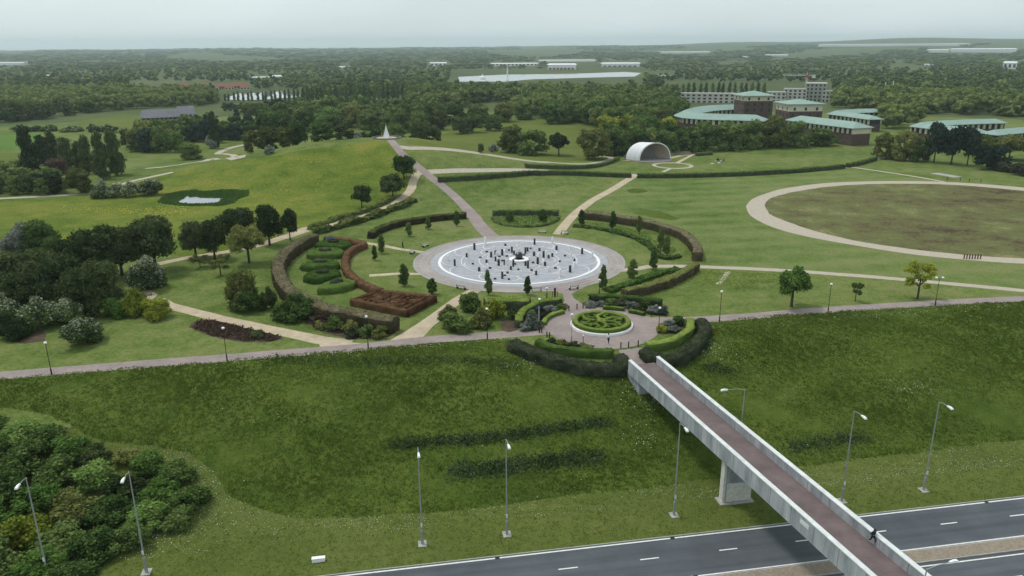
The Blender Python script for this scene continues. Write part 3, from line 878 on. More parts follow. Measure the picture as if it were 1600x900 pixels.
tag(link('central_reservation', mesh_np('central_reservation', rv, [rf], M['gravel'])), kind='structure')

dr = MB(); dr.box(-.24, .24, -.2, .2, 0, .012); drm = dr.mesh('drain_cover', M['blacksteel'])
for t in np.arange(-60, 130, 19.0):
    for sd in (-.05, -6.55):
        p = road_pt(sd + (.02 if sd > -1 else .16), t); tag(link('drain_cover', drm, None, (p[0], p[1], ZR + .004), ang), kind='structure')

# ---------------------------------------------------------------- the rose plaza
def ring_mesh(name, r0, r1, z, mat, n=96, cx=0, cy=0):
    V = []
    for k in range(n):
        t = 2 * math.pi * k / n
        V += [(cx + r0 * math.cos(t), cy + r0 * math.sin(t), z), (cx + r1 * math.cos(t), cy + r1 * math.sin(t), z)]
    Fq = np.array([(2*k, 2*k+1, (2*k+3) % (2*n), (2*k+2) % (2*n)) for k in range(n)])
    return mesh_np(name, V, [Fq], mat)
ROSE_R = 17.1
disc = tag(link('rose_paving', mesh_np('rose_paving', [(ROSE_R * math.cos(t), ROSE_R * math.sin(t), .02) for t in np.linspace(0, 2*math.pi, 97)[:-1]], [np.arange(96)[None, :]], M['rosegrey']), None, (*ROSE, 0)), kind='structure')
link('white_ring', ring_mesh('white_ring', 16.75, 17.35, .035, M['white_stone']), disc)
link('blue_ring', ring_mesh('blue_ring', 17.37, 18.9, .015, M['rosegrey']), disc)
tag(link('plaza_edging', ring_mesh('plaza_edging', 22.3, 22.62, .05, M['kerb'], 120), None, (*ROSE, 0)), kind='structure')
for r_ in (19.6, 20.9):
    link('paving_band', ring_mesh('paving_band', r_, r_ + .22, .012, M['kerb'], 96), disc)
def arc_strip(cx, cy, r, a0, a1, w, z, n=20):
    V = []
    for k in range(n + 1):
        t = a0 + (a1 - a0) * k / n
        V += [(cx + (r - w/2) * math.cos(t), cy + (r - w/2) * math.sin(t), z), (cx + (r + w/2) * math.cos(t), cy + (r + w/2) * math.sin(t), z)]
    return V, np.array([(2*k, 2*k+1, 2*k+3, 2*k+2) for k in range(n)])
def strips(name, specs, mat, parent):
    V, Fs, o = [], [], 0
    for s_ in specs:
        v, f = arc_strip(*s_); V += v; Fs.append(f + o); o += len(v)
    return link(name, mesh_np(name, V, Fs, mat), parent)
zi = .04
for r in (5.2, 8.6, 12.4):
    strips('white_circle_line', [(0, 0, r, 0, 2*math.pi, .13, zi, 72)], M['white_stone'], disc); zi += .004
for ring_r, n_, pr in ((12.4, 10, 4.3), (8.6, 10, 3.4), (5.2, 5, 2.6)):
    for k in range(n_):
        t = 2 * math.pi * k / n_ + (.31 if ring_r == 8.6 else 0)
        strips('white_petal_line', [(ring_r * math.cos(t), ring_r * math.sin(t), pr, t - 1.9, t + 1.9, .13, zi + .002 * (k % 2), 22)], M['white_stone'], disc)
    zi += .006
# low white plinth ring with the dark stone in the middle
m_ = empty('memorial_stone', (*ROSE, 0))
tag(m_, 'dark rounded stone on a low round white plinth at the centre of the rose plaza', 'memorial')
b = MB(); b.lathe([(1.05, .03), (2.15, .03), (2.15, .38), (2.0, .42), (1.15, .42), (1.05, .36), (1.05, .03)], 40, caps=False); pl_ = b.build('plinth', M['white_stone'], m_)
b = MB(); b.lathe([(1.05, .02), (1.05, .18), (.98, .2)], 24); b.build('plinth_floor', M['rosegrey'], m_)
b = MB(); b.lathe([(.95, .2), (.95, .5), (.6, .55)], 16); b.lathe([(.45, .5), (.78, .75), (.86, 1.15), (.72, 1.55), (.40, 1.8), (.05, 1.88)], 16); b.build('stone', M['black_stone'], m_, smooth=False)

USED = {}
ORD = ['', '', 'second', 'third', 'fourth', 'fifth', 'sixth', 'seventh', 'eighth', 'ninth', 'tenth', 'eleventh', 'twelfth', 'thirteenth', 'fourteenth', 'fifteenth']
def uniq(lab):
    USED[lab] = USED.get(lab, 0) + 1
    return lab if USED[lab] == 1 else lab + ', ' + ORD[min(15, USED[lab])] + ' such'
def pillars(data, width, mat, label, group, name, cap=0.0):
    data = sorted(data)
    for X, y0, y1 in data:
        px, pt, pb = 640 + X / 4.706, 350 + y0 / 4.706, 350 + y1 / 4.706
        P = W(px, pb); h = max(.3, hgt(P, pt))
        b = MB(); w = width / 2
        b.add([(-w,-w,0),(w,-w,0),(w,w,0),(-w,w,0),(-w*.93,-w*.93,h-.03),(w*.93,-w*.93,h-.03),(w*.93,w*.93,h-.03),(-w*.93,w*.93,h-.03),(-w*.8,-w*.8,h),(w*.8,-w*.8,h),(w*.8,w*.8,h),(-w*.8,w*.8,h)],
              [(0,3,2,1),(0,1,5,4),(1,2,6,5),(2,3,7,6),(3,0,4,7),(4,5,9,8),(5,6,10,9),(6,7,11,10),(7,4,8,11),(8,9,10,11)])
        ang_ = math.atan2(P[1] - ROSE[1], P[0] - ROSE[0])
        o = b.build(name, M[mat], None, (P[0], P[1], .02), ang_)
        dd = P[:2] - np.array(ROSE); rr_ = np.hypot(*dd); sec = ['right', 'back right', 'back', 'back left', 'left', 'front left', 'front', 'front right'][int(round(math.atan2(dd[1], dd[0]) / (math.pi / 4))) % 8]
        tag(o, uniq(label + ', ' + sec + ' ' + ('close to the centre stone' if rr_ < 6 else 'midway to the rim' if rr_ < 11.5 else 'near the white rim')), 'pillar', group)
pillars([(477,142,190),(420,215,245),(332,260,308),(512,318,348),(600,205,245),(632,195,225),(681,185,232),(632,240,275),(655,260,306),(565,262,285),(752,166,210),(768,197,226),(852,172,217),(868,172,202),(919,107,152),(915,205,235),(955,176,200),(985,200,246),(1022,228,250),(1049,215,240),(1080,160,192),(1268,178,222),(1212,256,272),(1180,305,356),(996,278,308),(942,245,296),(870,272,324),(852,275,306),(763,260,313),(745,310,337),(700,262,302),(930,343,376),(682,350,402)],
        .38, 'black_stone', 'tall black pillar on the rose', 'tall black pillars on the rose plaza', 'granite_pillar')
pillars([(704,145,160),(567,198,208),(520,240,250),(465,286,296),(592,316,328),(660,233,243),(682,263,274),(715,230,240),(730,185,196),(843,220,231),(890,173,184),(908,277,288),(897,333,344),(720,350,362),(1143,227,237),(1104,268,279),(1072,317,328),(775,287,298),(700,372,382),(730,400,410),(628,398,407),(800,330,338)],
        .44, 'black_stone', 'low black block on the rose', 'low black blocks on the rose plaza', 'granite_block')
pillars([(557,95,156),(805,125,160),(1050,95,146),(1178,160,200),(1343,205,250),(435,175,266),(282,235,272),(533,355,387),(818,345,387),(1105,335,387),(1216,280,317),(625,165,200),(706,168,205),(905,160,200),(985,165,192),(1187,205,247),(953,205,246),(1005,195,256),(710,262,304),(808,178,206),(950,250,287),(1018,315,346),(640,205,232),(575,255,282),(880,240,268),(740,225,250)],
        .38, 'white_stone', 'white pillar on the rose', 'white pillars on the rose plaza', 'stone_pillar')

# ---------------------------------------------------------------- hedges and the maze
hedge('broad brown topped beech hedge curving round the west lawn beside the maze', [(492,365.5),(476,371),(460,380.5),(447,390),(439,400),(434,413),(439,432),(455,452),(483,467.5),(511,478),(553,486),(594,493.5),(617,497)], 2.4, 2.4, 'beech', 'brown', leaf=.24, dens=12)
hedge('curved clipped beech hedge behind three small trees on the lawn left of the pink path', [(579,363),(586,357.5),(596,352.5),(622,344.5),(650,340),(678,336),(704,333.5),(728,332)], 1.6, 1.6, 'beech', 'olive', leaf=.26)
hedge('straight clipped hedge backing the planted crescent bed between the two garden paths', [(770,328.5),(800,327.6),(840,327.6),(873,328.5)], 1.3, 1.5, 'hedgedark', 'hedge', leaf=.26)
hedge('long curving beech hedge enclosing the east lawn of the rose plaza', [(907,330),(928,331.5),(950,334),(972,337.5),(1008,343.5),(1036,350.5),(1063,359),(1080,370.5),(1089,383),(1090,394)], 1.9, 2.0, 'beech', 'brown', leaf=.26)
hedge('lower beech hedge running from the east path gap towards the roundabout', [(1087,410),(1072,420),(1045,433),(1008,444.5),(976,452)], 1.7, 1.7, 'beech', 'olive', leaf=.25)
hedge('low bushy planted edging along the inside of the east lawn bed', [(897,350.5),(916,352.5),(936,355),(972,363),(999,372),(1019,385),(1030,398),(1046,401),(1062,397)], 1.3, .6, 'green', 'green', leaf=.25, dens=18, rough=.2, wob=.15)
hedge('low bushy planted edging below the three columnar trees by the east path', [(949,452),(968,446),(985,440),(1003,434),(1030,425),(1058,418)], 1.6, .6, 'green', 'fresh', leaf=.25, dens=18, rough=.2, wob=.15)
hedge('low bushy crescent planting in front of the straight garden hedge', [(772,339),(781,346.5),(806,351),(837,351),(858,347),(872,339)], 1.4, .5, 'green', 'green', leaf=.25, dens=18, rough=.2, wob=.15)
hedge('low rust brown hedge winding from the beech hedge down to the maze', [(507,369.5),(524,370.5),(540,372.3),(558,375.5),(569,378.5),(561,382),(550,387),(541,397),(539,411),(546,424.5),(561,436),(580,446),(594,451.5)], 1.4, 1.4, 'rust', 'rust', leaf=.2, dens=12)
mounds = [([(492,381),(497,377),(515,374),(530,374),(547,377.5),(546,382.5),(530,384),(505,383)], 'clipped green crescent hedge with a blue panel behind, topmost of five beside the beech hedge'),
          ([(478,396),(484,390),(500,386.5),(525,386.5),(536,390),(534,395.5),(510,397),(490,398)], 'clipped green crescent hedge second from the top of five beside the beech hedge'),
          ([(469,414),(475,409),(490,405),(510,404),(527,407.5),(529,412),(505,414.5),(485,416)], 'clipped green crescent hedge in the middle of five beside the beech hedge'),
          ([(473.5,431),(481,425),(498,420.5),(518,419.5),(530,421.5),(530,428),(510,432),(488,435)], 'clipped green crescent hedge second from the bottom of five beside the beech hedge'),
          ([(495.5,451),(501,444),(517,437),(532,433),(546,435.5),(555,440),(540,446),(518,450)], 'clipped green crescent hedge nearest the maze, lowest of five')]
for poly, lab in mounds:
    H_ = 1.25
    P5 = [W(px, py, H_) for px, py in poly]
    hedge_block(lab, P5, H_, 'hedge', 'hedge', name='crescent_hedge', group='five crescent hedges beside the beech hedge')
    c = np.mean([p[:2] for p in P5], axis=0); 
    hedge_block('raised dark tuft on ' + lab.replace('clipped green crescent hedge', 'crescent hedge').split(' beside')[0].split(', low')[0].replace(' with a blue panel behind, topmost of five', ' topmost of five'), [c + (np.array(p[:2]) - c) * np.array([.35, .3]) + np.array([0, .4]) for p in P5], H_ + .55, 'hedgedark', None, name='topiary', cat='topiary', group='dark tufts on the crescent hedges')
# blue panel behind the topmost crescent
P = W(517, 383); b = MB(); b.box(-1.0, 1.0, -.04, .04, .3, 1.9); b.m = 1; b.box(-1.06, -.98, -.06, .06, 0, 1.95); b.box(.98, 1.06, -.06, .06, 0, 1.95)
tag(b.build('notice_panel', [M['bluepaint'], M['steel']], None, P), 'small blue panel on two posts at the topmost crescent hedge', 'panel')

def maze():
    H_ = 1.25
    A, B_, C_, D_ = (W(*p, H_)[:2] for p in ((551, 467.5), (594, 453), (678, 462), (635, 484)))
    def bl_(u, v): return A*(1-u)*(1-v) + B_*(1-u)*v + D_*u*(1-v) + C_*u*v
    root = empty('hedge_maze', (*A, 0)); tag(root, 'square clipped maze of low rust brown hedges with dark narrow alleys', 'maze')
    nx_, ny_ = 9, 8; rg = random.Random(4)
    right = [[True]*ny_ for _ in range(nx_)]; up = [[True]*ny_ for _ in range(nx_)]
    seen = {(0, 0)}; st = [(0, 0)]
    while st:
        x, y = st[-1]; opt = [(x+dx, y+dy) for dx, dy in ((1,0),(-1,0),(0,1),(0,-1)) if 0 <= x+dx < nx_ and 0 <= y+dy < ny_ and (x+dx, y+dy) not in seen]
        if not opt: st.pop(); continue
        q = rg.choice(opt); seen.add(q); st.append(q)
        if q[0] > x: right[x][y] = False
        if q[0] < x: right[q[0]][y] = False
        if q[1] > y: up[x][y] = False
        if q[1] < y: up[x][q[1]] = False
    segs = [((0,0),(1,0)),((0,1),(1,1)),((0,0),(0,1)),((1,0),(1,1))]
    for x in range(nx_):
        for y in range(ny_):
            if x < nx_-1 and right[x][y]: segs.append((((x+1)/nx_, y/ny_), ((x+1)/nx_, (y+1)/ny_)))
            if y < ny_-1 and up[x][y]: segs.append(((x/nx_, (y+1)/ny_), ((x+1)/nx_, (y+1)/ny_)))
    for i, (p, q) in enumerate(segs):
        a, c = bl_(*p), bl_(*q)
        outer_ = i < 4
        d = (c - a) / np.linalg.norm(c - a); w = .85 if outer_ else .66
        a2, c2 = a - d * .3, c + d * .3
        o = hedge(None, [np.array([*a2, 0]), np.array([*c2, 0])], w, H_ - (0 if outer_ else .06) - .013 * (i % 4), 'rust', 'rust', name='hedge', cat=None, leaf=.15, dens=18, rough=.04, world=True, step=.9)
        o.name = 'outer_hedge' if outer_ else 'inner_hedge'
        o.parent = root; o.location = Vector(o.location) - Vector(root.location)
maze()

# thin dark hedges along the far park paths
hedge('thin dark clipped hedge left half of the straight far path, ending by the pink path', [(684,264),(740,262.6),(790,262),(831,262)], 1.5, 1.5, 'hedgedark', 'hedge', leaf=.4, dens=3, step=3)
hedge('thin dark clipped hedge along the straight far path ending at the sandy diagonal path', [(834,262.5),(880,264.7),(930,268),(986,270.5)], 1.5, 1.5, 'hedgedark', 'hedge', leaf=.4, dens=3, step=3)
hedge('long thin dark hedge curving along the far path in front of the bandshell lawn', [(996,271),(1060,271),(1120,269.5),(1180,267.3),(1250,263),(1318,256.8)], 1.5, 1.5, 'hedgedark', 'hedge', leaf=.4, dens=3, step=3)
hedge('short dark hedge end beside the path fork at the wood corner', [(1324,255.5),(1345,251.5),(1368,245)], 1.6, 1.4, 'hedgedark', 'hedge', leaf=.4, dens=3, step=3)
hedge('thin dark hedge below the path from the hilltop to the willow', [(821,253),(850,256),(890,258.6),(930,257),(955,250.5),(966,245)], 1.3, 1.3, 'hedgedark', 'hedge', leaf=.4, dens=3, step=3)
hedge('short dark hedge on the lawn edge right of the white cabin', [(1088,238.8),(1100,237.8),(1112,237)], 1.4, 1.3, 'hedgedark', 'hedge', leaf=.4, dens=3, step=3)
hedge('low rough hedge along the upper side of the sandy hill path', [(484,353.5),(502,346),(521,340),(545,333),(568,327),(588,318),(602,311.5),(612,304)], 1.2, 1.0, 'green', 'olive', leaf=.34, dens=16, rough=.3, step=.9, wob=.2)
hedge('bushy flowering hedge along the lower side of the sandy hill path', [(490,358),(503,356),(516,352.5),(540,346),(564,339.5),(584,333),(602,326),(626,316.5),(647,307)], 1.9, 1.2, 'green', 'olive', leaf=.34, dens=16, rough=.4, step=.9, wob=.3)

# hedges round the roundabout
hedge('tall dark clipped hedge arc northwest of the roundabout, behind a blue bench', [(878,465.2),(862,466.3),(843,470),(832,474),(823,479.5),(815.5,486),(811.5,494),(810,500)], 1.25, 1.35, 'hedgedark', 'hedgelight', leaf=.18, dens=14)
hedge('dark clipped hedge arc northeast of the roundabout below the beech hedge', [(920,460.5),(940,460.2),(968,461.4),(996,463.5),(1018,466),(1033,468.8)], 1.25, 1.35, 'hedgedark', 'hedge', leaf=.18, dens=14)
hedge('knee high trimmed hedge on the north rim of the roundabout, left piece', [(943,477.8),(960,479),(976,480.6)], .75, .6, 'hedge', 'hedgelight', leaf=.14, dens=20, rough=.05)
hedge('knee high trimmed hedge on the north rim of the roundabout, right piece', [(983,483),(995,485),(1007,488)], .75, .6, 'hedge', 'hedgelight', leaf=.14, dens=20, rough=.05)
hedge('knee high trimmed hedge on the west rim of the roundabout', [(849,503),(853,496),(861,490.5),(870,487),(881,484)], .75, .6, 'hedge', 'hedgelight', leaf=.14, dens=20, rough=.05)
hedge('shaggy dark hedge sweeping along the slope edge southwest of the roundabout to the bridge', [(801,530),(812,534),(828,540),(848,546),(872,552),(895,556.5),(918,560),(940,562),(960,562),(974,558.5),(974,552.5),(966,547)], 2.1, 1.5, 'hedgedark', 'hedgedark', leaf=.2, dens=16, rough=.14)
hedge('smooth green clipped hedge inside the dark hedge southwest of the roundabout', [(840,529),(850,533),(861,536.5),(878,539.3),(896,541),(931,542.3),(958,541.3)], 1.2, 1.15, 'hedge', 'hedge', leaf=.16, dens=16)
hedge('smooth green clipped hedge inside the dark hedge southeast of the roundabout', [(1079,497),(1080,504),(1077,511.5),(1069,518),(1056,523.5),(1040,528),(1024,530.5),(1010,531.3)], 1.3, 1.3, 'hedge', 'hedgelight', leaf=.16, dens=16)
hedge('shaggy dark hedge sweeping along the slope edge southeast of the roundabout to the bridge', [(1092,498),(1100,504),(1101,512),(1096,522),(1085,532),(1070,541),(1052,547.5),(1036,549.5),(1026,547.5),(1016,543),(1008,537.5)], 2.0, 1.45, 'hedgedark', 'hedgedark', leaf=.2, dens=16, rough=.14)
hedge('wide boxy hedge with a pale clipped top behind the yellow green shrubs below the plaza', [(757,467),(780,466),(805,466),(828,466.5)], 2.6, 1.8, 'hedgedark', 'hedgelight', leaf=.2, dens=14)

# the round parterre
pt_ = empty('round_parterre', (*ROUND, 0)); tag(pt_, 'round raised parterre of clipped patterned hedges inside a white kerb ring', 'parterre')
b = MB()
b.lathe([(4.72, 0), (5.12, 0), (5.12, .36), (5.06, .42), (4.80, .42), (4.72, .36), (4.72, 0)], 64, caps=False); b.build('kerb_ring', M['white_stone'], pt_)
b = MB(); b.lathe([(4.70, 0), (4.70, .30), (.1, .34)], 48); b.build('soil', M['soil'], pt_)
def part_hedge(name, pts, w, h, closed=False):
    o = hedge(None, [np.array([ROUND[0] + x, ROUND[1] + y, 0]) for x, y in pts], w, h, 'hedge', 'hedgelight', cat=None, leaf=.13, dens=26, rough=.035, world=True, step=.4)
    o.name = name; o.parent = pt_; o.location = Vector(o.location) - Vector(pt_.location)
part_hedge('ring_hedge', [(4.35 * math.cos(t), 4.35 * math.sin(t)) for t in np.linspace(0, 2 * math.pi, 25)], .75, 1.02)
for k in range(6):
    t = k * math.pi / 3 + .52
    part_hedge('spoke_hedge', [(r * math.cos(t + .28 * math.sin(r)), r * math.sin(t + .28 * math.sin(r))) for r in (.9, 1.8, 2.8, 3.9)], .55, .94 + .01 * k)
    t2 = t + math.pi / 6
    part_hedge('petal_hedge', [(2.75 * math.cos(t2) + .75 * math.cos(a_), 2.75 * math.sin(t2) + .75 * math.sin(a_)) for a_ in np.linspace(t2 + .5, t2 + 5.2, 9)], .42, .9 + .008 * k)
part_hedge('centre_hedge', [(.55 * math.cos(t), .55 * math.sin(t)) for t in np.linspace(0, 2 * math.pi, 9)], .6, 1.0)

# ---------------------------------------------------------------- bridge
bp_ = empty('footbridge', (16.6, 101.4, 0))
tag(bp_, 'long concrete footbridge with a brownish deck crossing the dual carriageway', 'bridge')
A_ = np.array([16.55, 101.25]); dv = np.array([30.15, 54.5]) - A_; BL = np.linalg.norm(dv); dv /= BL; pv = np.array([-dv[1], dv[0]])
if pv[0] < 0: pv = -pv
BW = 4.85; BEND = BL + 34
def bpt(a, c, z=0): q = A_ + dv * a + pv * c; return (q[0] - bp_.location.x, q[1] - bp_.location.y, z)
def beam(name, mat, a0, a1, prof, seg=1, parent=bp_):
    """profile (offset, z) swept along the bridge"""
    b = MB(); n = len(prof); N_ = seg
    vs = []
    for i in range(N_ + 1):
        a = a0 + (a1 - a0) * i / N_
        vs += [bpt(a, o, z) for o, z in prof]
    fs = [(i*n+k, i*n+(k+1) % n, (i+1)*n+(k+1) % n, (i+1)*n+k) for i in range(N_) for k in range(n)]
    fs += [tuple(range(n))[::-1], tuple(range(N_*n, N_*n+n))]
    b.add(vs, fs); return b.build(name, mat, parent)
beam('deck', M['deck'], -.5, BEND, [(.46, -.22), (BW - .46, -.22), (BW - .46, .03), (.46, .03)])
beam('deck_beam', M['concrete'], 1.5, BEND, [(.9, -1.0), (BW - .9, -1.0), (BW - .5, -.24), (.5, -.24)])
npan = 24
for sd in (0, 1):
    for i in range(npan):
        a0 = 0 + (BEND) * i / npan; a1 = BEND * (i + 1) / npan - .06
        if sd == 0: pr = [(0, -.92), (.18, -.92), (.45, -.5), (.45, 1.02), (0, 1.02)]
        else: pr = [(BW - .45, -.5), (BW - .18, -.92), (BW, -.92), (BW, 1.02), (BW - .45, 1.02)]
        beam('parapet_panel', M['concrete'], a0, a1, pr)
    o0 = -.04 if sd == 0 else BW - .50
    beam('coping', M['coping'], -.05, BEND, [(o0, 1.03), (o0 + .54, 1.03), (o0 + .54, 1.13), (o0 + .5, 1.16), (o0 + .04, 1.16), (o0, 1.13)])
# number plate on the parapet
P0 = W(1280, 800, .4)
beam('parapet_plate', M['coping'], 39.3, 40.6, [(-.03, .15), (-.005, .15), (-.005, .62), (-.03, .62)])
# pier under the verge side
sa = None
pc = np.array([(24.0 + 27.4) / 2, 77.1]); 
b = MB(); w_ = 1.72; th_ = .38
e_ = np.array([EX, EY]); n_ = np.array([NX, NY])
def pp(t, s, z): q = pc + e_ * t + n_ * s; return (q[0] - bp_.location.x, q[1] - bp_.location.y, z)
def pbox(b, t0, t1, s0, s1, z0, z1):
    b.add([pp(t0,s0,z0),pp(t1,s0,z0),pp(t1,s1,z0),pp(t0,s1,z0),pp(t0,s0,z1),pp(t1,s0,z1),pp(t1,s1,z1),pp(t0,s1,z1)], [(0,3,2,1),(4,5,6,7),(0,1,5,4),(1,2,6,5),(2,3,7,6),(3,0,4,7)])
pbox(b, -w_, w_, 0, .8, -7.0, -1.0); pier = b.build('pier', M['concrete'], bp_)
b = MB(); pbox(b, -w_ - .02, -w_ + .26, -.05, .82, -6.9, -1.02); b.build('pier_edge', M['pierwhite'], pier)
b = MB(); pbox(b, -w_ + .45, w_ + .02, -.06, -.002, -6.25, -3.9); b.build('pier_panel', M['pierwhite'], pier)
b = MB(); pbox(b, -w_ - .35, w_ + .35, -.4, 1.2, -7.0, -6.33); b.build('pier_footing', M['kerb'], pier)
# abutment in the bank
b = MB()
b.add([bpt(-1.2, .3, -.94), bpt(-1.2, BW - .3, -.94), bpt(3.2, BW - .3, -.94), bpt(3.2, .3, -.94), bpt(-1.2, .3, -4), bpt(-1.2, BW - .3, -4), bpt(3.2, BW - .3, -4), bpt(3.2, .3, -4)], [(0,1,2,3),(4,7,6,5),(0,4,5,1),(1,5,6,2),(2,6,7,3),(3,7,4,0)])
b.build('abutment', M['concrete'], bp_)

# ---------------------------------------------------------------- trees of the park
N_, S_ = 2600, .055
# columnar young trees round the rose
gcol = 'columnar young trees round the rose plaza'
for lab, x, w, t_, b_ in (
    ('slim columnar tree nearest the plaza rim, in front of the rose to the left', 763, 14, 421, 461),
    ('short slim columnar tree in front of the rose, above the blue bench', 824.5, 13, 431, 461),
    ('full egg shaped tree on the lawn between the maze and the plaza', 632, 18, 412, 447),
    ('small rounded columnar tree at the corner of the maze', 675, 18, 434.5, 460),
    ('taller of two columnar trees beside the upper narrow garden path', 596.5, 12, 365, 396),
    ('smaller of two columnar trees beside the upper narrow garden path', 585.5, 10, 383, 407),
    ('small columnar tree at the left end of the curved lawn hedge', 639, 12, 347, 369.5),
    ('small columnar tree at the middle of the curved lawn hedge', 669, 11, 337, 358.5),
    ('small columnar tree beside the pink path under the curved lawn hedge', 714, 11, 329, 353.5),
    ('small dark columnar tree at the sandy path end of the east bed', 909, 13, 327, 352),
    ('small open columnar tree second along the east bed', 957.5, 12, 330, 358),
    ('small columnar tree third along the east bed', 998.5, 11, 337, 364),
    ('tall columnar tree inside the bend of the east hedge, behind its neighbour', 1032, 14, 354, 391),
    ('tall columnar tree inside the bend of the east hedge, in front of its neighbour', 1041, 13, 367, 399),
    ('columnar tree just above the pale east path', 1021, 15, 391, 421),
    ('bushy columnar tree left of the pale east path', 988, 18, 405, 438),
    ('tall columnar tree at the plaza corner above the dark roundabout hedge', 941.5, 15, 413, 452)):
    tree(lab, x - w / 2, x + w / 2, t_, b_, 'column', 'green', 'columnar_tree', 'tree', gcol, n=1500, size=.085, trunk=.2)
for x, t_ in ((797, 329), (848, 327)):
    tree('small bushy tree in the crescent bed, ' + ('left one' if x < 820 else 'right one'), x - 8, x + 8, t_, 346, 'column', 'green', 'small_tree', 'tree', None, n=1200, size=.09, trunk=.2)

# west side: dark trees, hawthorns and shrubs, photo columns and rows
T = tree
T('large dark round tree left of the sandy bench path, tallest of the dark group', 202, 286, 339, 424, 'round', 'dark', trunk=.28)
T('large dark round tree behind the white hawthorn', 118, 206, 353, 436, 'round', 'dark', trunk=.25)
T('dark tree with two stems beside the lighter lawn tree', 283, 330, 345, 402, 'round', 'dark', trunk=.3)
T('dark broad tree directly left of the pale olive lawn tree', 312, 360, 342, 405, 'round', 'dark', trunk=.3)
T('dark tree between the hill path and the buttercup meadow', 344, 404, 327, 376, 'round', 'dark', trunk=.3)
T('tall dark tree by the wide sandy path corner', 399, 444, 321, 383, 'round', 'dark', trunk=.38)
T('slender dark tree at the edge of the wide sandy path', 441, 466, 327, 375, 'round', 'dark', trunk=.4)
T('dark round tree between the two large dark trees', 158, 224, 356, 430, 'round', 'dark', trunk=.25)
T('dark low tree filling the gap left of the large dark tree', 84, 152, 374, 448, 'low', 'dark', trunk=.2)
T('dark low tree between the thicket and the white hawthorn', 128, 194, 404, 474, 'low', 'dark', trunk=.2)
T('dark low tree at the far west edge above the hawthorns', -70, 14, 398, 476, 'low', 'dark', trunk=.2)
T('pale olive tree standing alone on the west lawn', 359, 420, 351, 411, 'spread', 'olive', trunk=.42)
T('small sparse olive tree on the west lawn', 324, 366, 399, 430, 'thin', 'olive', trunk=.45, n=1300)
T('thin twiggy tree beside the small olive tree', 298, 328, 398, 418, 'thin', 'olive', trunk=.45, n=1000)
T('feathery olive shrub with a rounded dark base above the curving sandy path', 345, 402, 423, 488, 'shrub', 'olive', 'shrub', 'shrub', front=True)
T('leafy dark shrub at the foot of the feathery olive shrub', 352, 412, 452, 492, 'shrub', 'green', 'shrub', 'shrub', front=True)
T('rounded dark green shrub against the outside of the beech hedge', 420, 488, 462, 507, 'shrub', 'green', 'shrub', 'shrub', front=True)
T('small dark shrub between the two big shrubs outside the beech hedge', 404, 432, 447, 486, 'shrub', 'dark', 'shrub', 'shrub', front=True)
T('white flowering hawthorn in front of the dark trees', 187, 250, 399, 459, 'shrub', 'green', 'hawthorn', 'hawthorn', second='blossom', share=0.34, front=True)
T('dark rounded tree at the far west edge, behind the hawthorn thicket', -40, 50, 397, 470, 'round', 'dark', trunk=.2)
T('dark rounded tree in the thicket with a brighter top', 30, 100, 393, 462, 'round', 'dark', trunk=.2)
T('dark bushy tree above the yellow green shrubs', 62, 140, 400, 480, 'low', 'dark', trunk=.2)
T('dark dense tree beside the yellow green shrubs', 98, 168, 420, 496, 'low', 'dark', trunk=.2)
T('dark low tree above the whitish hawthorns', 0, 70, 425, 488, 'low', 'dark', trunk=.2)
T('whitish flowering hawthorn at the west edge of the thicket', -35, 32, 455, 508, 'shrub', 'green', 'hawthorn', 'hawthorn', second='blossom', share=0.27, front=True)
T('whitish flowering hawthorn in the middle of the thicket', 20, 82, 461, 520, 'shrub', 'green', 'hawthorn', 'hawthorn', second='blossom', share=0.26, front=True)
T('whitish flowering hawthorn under the dense dark tree', 70, 122, 464, 512, 'shrub', 'green', 'hawthorn', 'hawthorn', second='blossom', share=0.26, front=True)
T('low spreading hawthorn with white sprays beside the lamp', 78, 148, 496, 546, 'shrub', 'green', 'hawthorn', 'hawthorn', second='blossom', share=0.15, front=True)
T('dark shrub at the west edge above the bare soil patch', -20, 40, 488, 534, 'shrub', 'dark', 'shrub', 'shrub', front=True)
T('yellow green shrub with a tall shoot beside the sandy bench pad', 184, 226, 452, 498, 'shrub', 'yellow', 'shrub', 'shrub', front=True)
T('yellow green shrub, left one of the row by the bench pad', 150, 200, 464, 499, 'shrub', 'fresh', 'shrub', 'shrub', front=True)
T('yellow green shrub, right end of the row by the bench pad', 212, 262, 466, 503, 'shrub', 'yellow', 'shrub', 'shrub', front=True)
T('grey green shrub at the west edge of the buttercup meadow', -14, 44, 348, 398, 'shrub', 'grey', 'shrub', 'shrub', front=True)
T('dark shrub with a bright lower flank in the buttercup meadow', 22, 84, 345, 397, 'shrub', 'green', 'shrub', 'shrub', front=True)
T('small green shrub joining the buttercup meadow thicket', 60, 96, 370, 400, 'shrub', 'green', 'shrub', 'shrub', front=True)
# hawthorn row by the pond
for x0, x1, t_, lab in ((135, 166, 282, 'left end of the row'), (160, 192, 286, 'second of the row'), (186, 214, 283, 'third of the row'), (208, 249, 281, 'right end, nearest the pond')):
    T('white flowering hawthorn above the buttercup meadow, ' + lab, x0, x1, t_, 312 - (x0 - 135) * .045, 'shrub', 'green', 'hawthorn', 'hawthorn', 'hawthorn row above the buttercup meadow', second='blossom', share=0.42, front=True, n=1800, size=.07)
# trees on the hill path
T('rounded tree highest beside the sandy hill path', 612, 650, 243, 281, 'round', 'green', trunk=.25, n=2000, size=.065)
T('dark rounded tree lower beside the sandy hill path', 592, 636, 272, 308, 'round', 'dark', trunk=.28, n=2000, size=.065)
T('small solitary tree on the hillside above the rough hedge', 549, 582, 290, 324, 'round', 'dark', trunk=.3, n=1800, size=.07)
